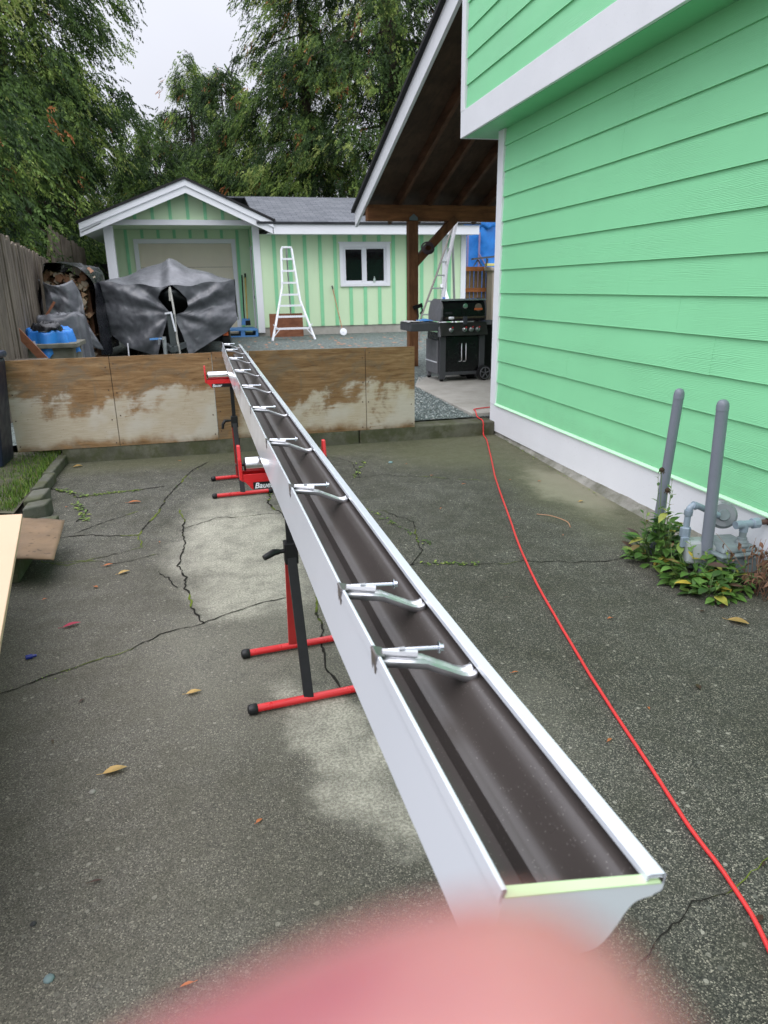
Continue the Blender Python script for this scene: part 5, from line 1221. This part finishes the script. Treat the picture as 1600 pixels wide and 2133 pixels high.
bramble(2.58, 2.38, .16, 22, 'dry brown bramble tangled at the right edge below the rusty pipe', 130)
tag(MB().lathe((2.44, 2.66, -.012), (0, 0, 1), [(0, .22), (.014, .21), (.03, .15), (.035, .05)], 14).build('soil_patch', mat('meter_soil', (.035, .026, .02), .95, var=.5, vs=40, bump=.5, bs=60)), kind='structure')
for i, (bx_, by_, h, tx) in enumerate(((2.165, 2.90, .49, -.03), (2.175, 2.89, .385, .0))):
    dh = thing('dead_coneflower', ('tall' if i == 0 else 'shorter') + ' dead flower stalk with a dark seed head left of the left bollard', 'dead flower', (bx_, by_, 0))
    MB().tube([(bx_, by_, 0), (bx_ + tx * .4 + .004, by_, h * .5), (bx_ + tx, by_, h)], [.0025, .002, .0014], 6).build('stalk', M_STEM, dh, smooth='auto')
    hd = MB().lathe((bx_ + tx, by_, h - .004), (0, 0, 1), [(0, .005), (.006, .012), (.014, .014), (.022, .009), (.026, .002)], 12)
    for k in range(8):
        a = k * .78; leaf_geo(hd, Vector((bx_ + tx + .01 * math.cos(a), by_ + .01 * math.sin(a), h + .004)), Vector((math.cos(a), math.sin(a), -1.2)), Vector((0, 0, 1)), .016, .007, .3)
    hd.build('seed_head', mat('dark_seed_head', (.045, .028, .014), .9), dh)
# moss and tiny weeds
ms = MB()
rr = random.Random(31)
for (x0, y0, x1, y1, n, s) in ((-1.15, 5.35, -.9, 5.1, 40, .03), (-.95, 5.1, -.55, 5.15, 60, .022), (-.95, 4.95, -.82, 4.5, 40, .03), (.95, 4.2, 1.12, 3.5, 34, .026), (.98, 3.24, 1.28, 3.14, 40, .022), (1.0, 5.0, 1.2, 5.5, 30, .028), (2.66, 6.15, 2.60, 5.2, 60, .016), (2.58, 5.2, 2.50, 4.0, 40, .016), (-.85, 2.47, -.6, 2.58, 20, .008), (-1.25, 5.5, -1.15, 4.9, 40, .03), (.33, 4.6, .4, 5.1, 24, .02), (-.1, 5.8, -.35, 4.9, 14, .012)):
    for i in range(n):
        t = rr.random(); x = x0 + (x1 - x0) * t + rr.gauss(0, .012); y = y0 + (y1 - y0) * t + rr.gauss(0, .015); a = rr.uniform(0, 6.28)
        leaf_geo(ms, Vector((x, y, .004)), Vector((math.cos(a), math.sin(a), rr.uniform(.1, .7))), Vector((0, 0, 1)), s * rr.uniform(.5, 1.1), s * .5, .4)
tag(ms.build('crack_moss', m_leaf('moss_leaf', [(0, (.05, .10, .012)), (.6, (.13, .22, .03)), (1, (.30, .36, .06))]), smooth=True), kind='stuff')

# ================================================================== FALLEN LEAVES
M_YL = m_leaf('yellow_leaf', [(0, (.50, .32, .11)), (1, (.50, .32, .11))]); M_OR = m_leaf('orange_leaf', [(0, (.48, .15, .05)), (1, (.48, .15, .05))]); M_RDL = m_leaf('crimson_leaf', [(0, (.42, .03, .07)), (1, (.42, .03, .07))]); M_BRL = m_leaf('brown_leaf', [(0, (.06, .03, .02)), (1, (.06, .03, .02))])
def fleaf(x, y, a, L, w, m, label, grp='fallen leaves on the driveway', curl=.12, name='fallen_leaf', z=.006):
    mb = MB(); leaf_geo(mb, Vector((x, y, z)), Vector((math.cos(a), math.sin(a), .05)), Vector((0, 0, 1)), L, w, curl, .35)
    mb.tube([(x, y, z), (x - math.cos(a) * L * .25, y - math.sin(a) * L * .25, z + .002)], .0008, 5)
    tag(mb.build(name, m, org=(x, y, 0), smooth=True), label, 'leaf', grp)
fleaf(-.41, 1.90, .15, .070, .030, M_YL, 'large tan leaf on the open driveway at lower left')
fleaf(-.175, 2.28, .1, .055, .024, M_YL, 'pale yellow leaf left of the near stand feet')
fleaf(2.06, 2.25, -.9, .085, .045, M_YL, 'pale yellow leaf below the weeds near the right edge')
fleaf(-.70, 2.96, .35, .075, .026, M_RDL, 'crimson pointed leaf on the left driveway')
fleaf(-1.14, 6.04, .1, .075, .045, M_YL, 'yellow leaf near the kerb foot under the left plywood sheet')
fleaf(-1.23, 5.14, .6, .06, .05, M_YL, 'yellow leaf against the grass bed edging')
fleaf(-.60, 4.83, -.1, .085, .035, M_OR, 'orange star shaped leaf in the middle of the cracked driveway')
fleaf(-.53, 3.52, .5, .06, .03, M_YL, 'torn yellow orange leaf near the middle left crack')
fleaf(-.62, 3.66, .2, .05, .018, M_OR, 'small orange leaf above the torn yellow leaf')
fleaf(-.63, 3.39, -.8, .03, .016, M_OR, 'curled orange scrap below the torn yellow leaf')
fleaf(1.09, .97, .4, .028, .014, M_BRL, 'brown leaf right of the gutter end below the hose')
fleaf(1.595, 1.82, 1.4, .03, .018, M_BRL, 'dark curled leaf right of the hose on the open driveway')
fleaf(2.31, 3.96, .2, .04, .022, M_YL, 'small pale leaf on the driveway near the foundation')
fleaf(2.50, 2.42, .1, .11, .05, M_BRL, 'large brown leaf lying under the dry brambles')
small = [(-.59, 2.12), (.02, 1.575), (-.54, 2.33), (-.39, 1.48), (-.14, 1.15), (1.12, 1.64), (1.35, 1.76), (1.26, 2.716), (2.0, 2.35), (1.22, 1.10), (-.9, 3.2), (-.83, 3.3), (1.9, 5.0), (1.6, 4.9), (2.2, 5.2), (2.4, 5.95), (2.45, 5.85), (1.5, 5.3), (.2, 5.95), (-.3, 6.0), (1.75, 4.6), (2.1, 4.6), (2.3, 4.5), (-.35, 3.95), (1.0, 2.1), (.75, 2.6), (1.6, 2.4), (1.4, 4.1), (1.9, 3.4), (-1.0, 4.85), (-.8, 4.9), (.9, 1.5)]
rr = random.Random(77)
for (x, y) in small: fleaf(x, y, rr.uniform(0, 6.28), rr.uniform(.016, .032), rr.uniform(.006, .014), M_OR if rr.random() < .75 else M_BRL, 'tiny rust coloured leaf scrap lying on the driveway', 'tiny leaf scraps on the driveway', .3)
sp_pts = [(2.26, 3.72, .006), (2.25, 3.66, .010), (2.19, 3.60, .012), (2.17, 3.50, .006)]
tag(MB().tube(crom([(1.93, 3.80, .006), (1.99, 3.72, .014), (2.03, 3.60, .012), (2.01, 3.52, .005)], 5), .0028, 6).build('dry_twig', M_WOODH, smooth=True), 'curved dry twig on the driveway between hose and wall', 'twig')
tag(MB().lathe((-.795, 2.715, .009), (1, .25, 0), [(0, .006), (.002, .009), (.024, .009), (.026, .006), (.040, .005)], 12).build('pen_cap', mat('blue_pen_plastic', (.01, .025, .22), .3), smooth='auto'), 'small dark blue plastic cap at the left of the driveway', 'cap')
def pebble(x, y, r, m, label):
    tag(MB().lathe((x, y, -.002), (0, 0, 1), [(0, r * .8), (r * .3, r), (r * .6, r * .75), (r * .75, r * .2)], 8).build('pebble', m, smooth=True), label, 'pebble', 'loose pebbles on the driveway')
pebble(-.438, 1.24, .012, mat('bluish_pebble', (.12, .17, .17), .7), 'bluish grey pebble at the lower left of the driveway')
pebble(-.50, 1.395, .008, mat('black_pebble', (.02, .02, .02), .7), 'black pebble at the lower left of the driveway')
pebble(-.43, 1.83, .011, mat('pale_pebble', (.20, .19, .16), .7), 'pale flat pebble below the large tan leaf')
pebble(1.40, 5.4, .02, mat('teal_pebble', (.16, .26, .27), .7), 'teal grey pebble near the kerb beside the hose')

# ================================================================== TREES
def m_foliage():
    m = NM('cedar_foliage')
    at = m.n('ShaderNodeAttribute', attribute_name='tint')
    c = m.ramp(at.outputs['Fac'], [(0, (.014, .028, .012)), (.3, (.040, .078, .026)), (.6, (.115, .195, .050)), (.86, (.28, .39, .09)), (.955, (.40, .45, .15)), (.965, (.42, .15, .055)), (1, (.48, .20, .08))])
    m.base(c); m.set(.65, 0, .25)
    tr = m.n('ShaderNodeBsdfTranslucent'); mx_ = m.n('ShaderNodeMixShader'); mx_.inputs[0].default_value = .38
    m.l(c, tr.inputs[0]); m.l(m.b.outputs[0], mx_.inputs[1]); m.l(tr.outputs[0], mx_.inputs[2]); m.l(mx_.outputs[0], m.out.inputs[0])
    return m.m
M_FOL = m_foliage()
def cedar(x, y, H, Rb, label, seed, zlo=.3, zhi=None, nspray=9000, dens=1.0, brown=.012, tipbias=.0, leaf=(.10, .20), shape=.8):
    g = np.random.default_rng(seed); zhi = zhi or H; z0 = yz(min(y, 30))
    t = thing('cedar_tree', label, 'tree', (x, y, z0), 'cedar trees behind the yard')
    rr = random.Random(seed)
    tk = MB().tube([(x, y, z0 - .3), (x + .1, y, z0 + H * .4), (x, y + .1, z0 + H * .90)], [.035 * H * .55, .012 * H + .04, .02], 10)
    # branches
    nspray = int(nspray * 3.8); nb_ = int(H * 15 * dens); B = []
    for i in range(nb_):
        hz = zlo + (min(H, zhi + 1) - zlo) * rr.random(); fr = hz / H
        R_ = Rb * (max(.02, 1 - fr) ** shape) * rr.uniform(.6, 1.12); az = rr.uniform(0, 6.28)
        B.append((hz, R_, az, rr.uniform(.10, .35)))
    for (hz, R_, az, dr) in B[::5]:
        d = Vector((math.cos(az), math.sin(az), 0)); p = Vector((x, y, z0 + hz))
        tk.tube([p, p + d * R_ * .5 + Vector((0, 0, -.10 * R_)), p + d * R_ * .85 + Vector((0, 0, -dr * R_ * 1.1))], [.012 + .010 * R_, .010 + .004 * R_, .004], 4, cap=False)
    tk.build('trunk', M_BARK, t, smooth=True)
    ba = np.array(B); wts = ba[:, 1] ** .9 + .12; per = 13; nc = nspray // per; nspray = nc * per
    idx = g.choice(len(B), nc, p=wts / wts.sum())
    b = ba[idx]; s = g.random(nc) ** .62 + .03
    az = b[:, 2] + g.normal(0, .16, nc) * (.3 + s); r = b[:, 1] * s
    droop = -b[:, 3] * r * s * 1.6 + .10 * r
    lat = g.normal(0, .075 * b[:, 1] + .06, nc)
    P = np.stack([x + r * np.cos(az) - lat * np.sin(az), y + r * np.sin(az) + lat * np.cos(az), z0 + b[:, 0] + droop], -1) + g.normal(0, .10, (nc, 3))
    hang = g.uniform(.30, .85, nc); hd = np.stack([np.cos(az) * .35, np.sin(az) * .35, -np.ones(nc)], -1) + g.normal(0, .16, (nc, 3))
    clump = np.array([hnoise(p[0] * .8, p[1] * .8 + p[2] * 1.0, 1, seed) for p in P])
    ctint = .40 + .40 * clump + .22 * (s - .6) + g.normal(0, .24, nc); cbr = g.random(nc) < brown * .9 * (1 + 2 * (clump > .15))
    rp = lambda q: np.repeat(q, per, axis=0)
    tl = g.random(nspray); P = rp(P) + rp(hd) * (rp(hang) * tl)[:, None] + g.normal(0, 1, (nspray, 3)) * np.array([.12, .12, .08]) * (1.2 - .4 * tl)[:, None]
    az = rp(az); s = rp(s)
    # spray axis: outward + down
    dn = g.uniform(.5, 2.3, nspray); ax = np.stack([np.cos(az), np.sin(az), -dn], -1) + g.normal(0, .28, (nspray, 3)); ax /= np.linalg.norm(ax, axis=1)[:, None]
    sd_ = np.cross(ax, np.stack([np.cos(az + g.normal(0, .8, nspray)), np.sin(az), .2 * np.ones(nspray)], -1)); sd_ /= np.linalg.norm(sd_, axis=1)[:, None] + 1e-9
    nL = 7; L = g.uniform(.18, .36, nspray); lw = g.uniform(.013, .023, nspray)
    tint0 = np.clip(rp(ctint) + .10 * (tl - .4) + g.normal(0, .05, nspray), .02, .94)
    br = rp(cbr) & (g.random(nspray) < .35); tint0[br] = g.uniform(.965, 1, br.sum())
    kp = ~((P[:, 0] > -2.7) & (P[:, 0] < 7.3) & (P[:, 1] > 17.0) & (P[:, 1] < 25.0) & (P[:, 2] < 4.6))
    P, ax, sd_, tint0, L, lw = P[kp], ax[kp], sd_[kp], tint0[kp], L[kp], lw[kp]; nspray = len(P)
    V = []; T = []
    for k in range(nL):
        tt = (k + .3) / nL; sgn = 1 if k % 2 else -1
        if k == nL - 1: sgn = 0
        base = P + ax * (L * tt)[:, None]
        d = ax * .75 + sd_ * (sgn * g.uniform(.45, .95, nspray))[:, None] + np.array([0, 0, -.25]) + g.normal(0, .12, (nspray, 3)); d /= np.linalg.norm(d, axis=1)[:, None]
        ll = L * g.uniform(.28, .50, nspray) * (1.1 - .5 * tt)
        c = np.cross(d, ax + g.normal(0, .5, (nspray, 3))); c /= np.linalg.norm(c, axis=1)[:, None] + 1e-9; c = np.cross(d, c)*.35 + c*.95
        wv = c * (lw * g.uniform(.8, 1.5, nspray))[:, None]
        q = np.stack([base, base + d * (ll * .5)[:, None] + wv, base + d * ll[:, None], base + d * (ll * .45)[:, None] - wv], 1)
        V.append(q); T.append(np.clip(tint0 + g.normal(0, .05, nspray) * (tint0 < .96), 0, np.where(tint0 > .96, 1, .95)))
    V = np.concatenate(V).reshape(-1, 3) - np.array([x, y, z0]); T = np.concatenate(T); nf = len(T)
    me = bpy.data.meshes.new('crown'); me.vertices.add(nf * 4); me.vertices.foreach_set('co', V.astype(np.float32).ravel())
    me.loops.add(nf * 4); me.loops.foreach_set('vertex_index', np.arange(nf * 4, dtype=np.int32)); me.polygons.add(nf); me.polygons.foreach_set('loop_start', np.arange(0, nf * 4, 4, dtype=np.int32)); me.update(calc_edges=True)
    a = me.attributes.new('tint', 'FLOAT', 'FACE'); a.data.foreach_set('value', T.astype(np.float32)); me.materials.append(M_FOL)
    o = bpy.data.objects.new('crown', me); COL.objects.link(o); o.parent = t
    return t
cedar(-6.2, 16.5, 17, 4.0, 'big cedar at the far left whose branches hang over the grey fence', 1, zhi=11, nspray=9500, shape=.45, leaf=(.1, .2))
cedar(-4.75, 23.0, 20, 4.6, 'tall cedar left of the sky gap, just right of the big left cedar', 2, zhi=13, nspray=11000, shape=.55)
cedar(-4.2, 30.5, 9.5, 3.6, 'lower rounded cedar filling below the sky gap on the left', 3, nspray=5200)
cedar(.35, 40.0, 12.0, 4.6, 'pointed cedar standing in the sky gap above the garage gable', 4, nspray=8500, shape=.7, brown=.01)
cedar(-2.6, 38.0, 8.0, 3.6, 'low cedar at the bottom of the sky gap', 5, nspray=4500)
cedar(4.6, 30.5, 15.5, 4.6, 'cedar with many rusty sprays behind the garage roof', 6, zhi=14, nspray=10500, shape=.62, brown=.05)
cedar(7.6, 29.0, 26, 5.6, 'tallest cedar directly behind the garage ridge with bare trunk showing', 7, zhi=14, nspray=15000, shape=.5, brown=.02)
cedar(11.2, 27.5, 20, 4.6, 'cedar behind the patio roof edge', 8, zhi=14, nspray=9500, shape=.55, brown=.02)
cedar(1.6, 33.0, 9.8, 3.8, 'shorter cedar behind the right slope of the porch gable', 9, nspray=6000, brown=.04, shape=.6)
cedar(-1.2, 29.5, 6.8, 3.2, 'bushy low cedar behind the porch gable', 10, nspray=4500, shape=.6)
cedar(-8.5, 27.0, 19, 4.8, 'cedar behind the big left cedar', 12, zhi=14, nspray=7000, shape=.6)
cedar(15.0, 31.0, 18, 5.0, 'cedar far right behind the neighbouring shed', 13, zhi=13, nspray=5000, shape=.6)
cedar(-4.9, 25.5, 5.2, 2.6, 'low dense cedar beside the black screen', 14, nspray=3200, shape=.5)

# ================================================================== THE PHOTOGRAPHER'S HAND
M_SKIN = NM('skin'); M_SKIN.base(M_SKIN.ramp(M_SKIN.noise(70, 3), [(.38, (.35, .115, .13)), (.62, (.48, .23, .20))])); M_SKIN.b.inputs['Subsurface Weight'].default_value = .35; M_SKIN.b.inputs['Subsurface Radius'].default_value = (.012, .004, .002); M_SKIN.b.inputs['Subsurface Scale'].default_value = .6; M_SKIN = M_SKIN.set(.5, 0, .35)
C0 = Vector((0, 0, CAMH))
def cw(x, y, z): return C0 + RT * x + UP * y + BK * z
def hand():
    root = thing('person', 'photographer, only a blurred pink fingertip reaching in over the near gutter end', 'person', tuple(cw(.01, -.25, .0)))
    o = worg(root)
    # joints: (pos, radius)
    J = {'wrist': (cw(.022, -.215, .006), .026), 'palm0': (cw(.018, -.185, -.002), .032), 'palm1': (cw(.012, -.155, -.010), .030),
         'i0': (cw(-.024, -.108, -.022), .0115), 'i1': (cw(-.029, -.066, -.026), .0110), 'i2': (cw(-.0170, -.0365, -.0265), .0118), 'i3': (cw(.0004, -.0284, -.0262), .0124), 'i4': (cw(.0150, -.0243, -.0258), .0130), 
         'm0': (cw(.026, -.118, -.020), .0115), 'm1': (cw(.030, -.088, -.034), .0100), 'm2': (cw(.029, -.086, -.058), .009), 'm3': (cw(.027, -.106, -.066), .008),
         'r0': (cw(.044, -.128, -.016), .011), 'r1': (cw(.050, -.100, -.030), .0095), 'r2': (cw(.049, -.098, -.053), .0088), 'r3': (cw(.046, -.116, -.061), .0078),
         'p0': (cw(.060, -.145, -.010), .010), 'p1': (cw(.067, -.122, -.022), .0085), 'p2': (cw(.066, -.118, -.042), .0078), 'p3': (cw(.063, -.132, -.049), .007),
         't0': (cw(-.012, -.170, .004), .014), 't1': (cw(-.034, -.140, .006), .0115), 't2': (cw(-.040, -.110, .004), .0098), 't3': (cw(-.036, -.090, .003), .0085),
         'arm': (cw(.040, -.33, .06), .034), 'elbow': (cw(.055, -.47, .16), .043)}
    E_ = [('wrist', 'palm0'), ('palm0', 'palm1'), ('palm1', 'i0'), ('i0', 'i1'), ('i1', 'i2'), ('i2', 'i3'), ('i3', 'i4'), ('palm1', 'm0'), ('m0', 'm1'), ('m1', 'm2'), ('m2', 'm3'), ('palm1', 'r0'), ('r0', 'r1'), ('r1', 'r2'), ('r2', 'r3'), ('palm0', 'p0'), ('p0', 'p1'), ('p1', 'p2'), ('p2', 'p3'), ('palm0', 't0'), ('t0', 't1'), ('t1', 't2'), ('t2', 't3'), ('wrist', 'arm'), ('arm', 'elbow')]
    names = list(J); me = bpy.data.meshes.new('hand'); me.from_pydata([tuple(J[n][0] - o) for n in names], [(names.index(a), names.index(b)) for a, b in E_], [])
    ob = bpy.data.objects.new('hand', me); COL.objects.link(ob); ob.parent = root
    sk_ = ob.modifiers.new('skin', 'SKIN'); sk_.use_smooth_shade = True
    for i, n in enumerate(names):
        me.skin_vertices[0].data[i].radius = (J[n][1], J[n][1]); me.skin_vertices[0].data[i].use_root = (n == 'wrist')
    ss = ob.modifiers.new('sub', 'SUBSURF'); ss.levels = 2; ss.render_levels = 2
    me.materials.append(M_SKIN)
hand()
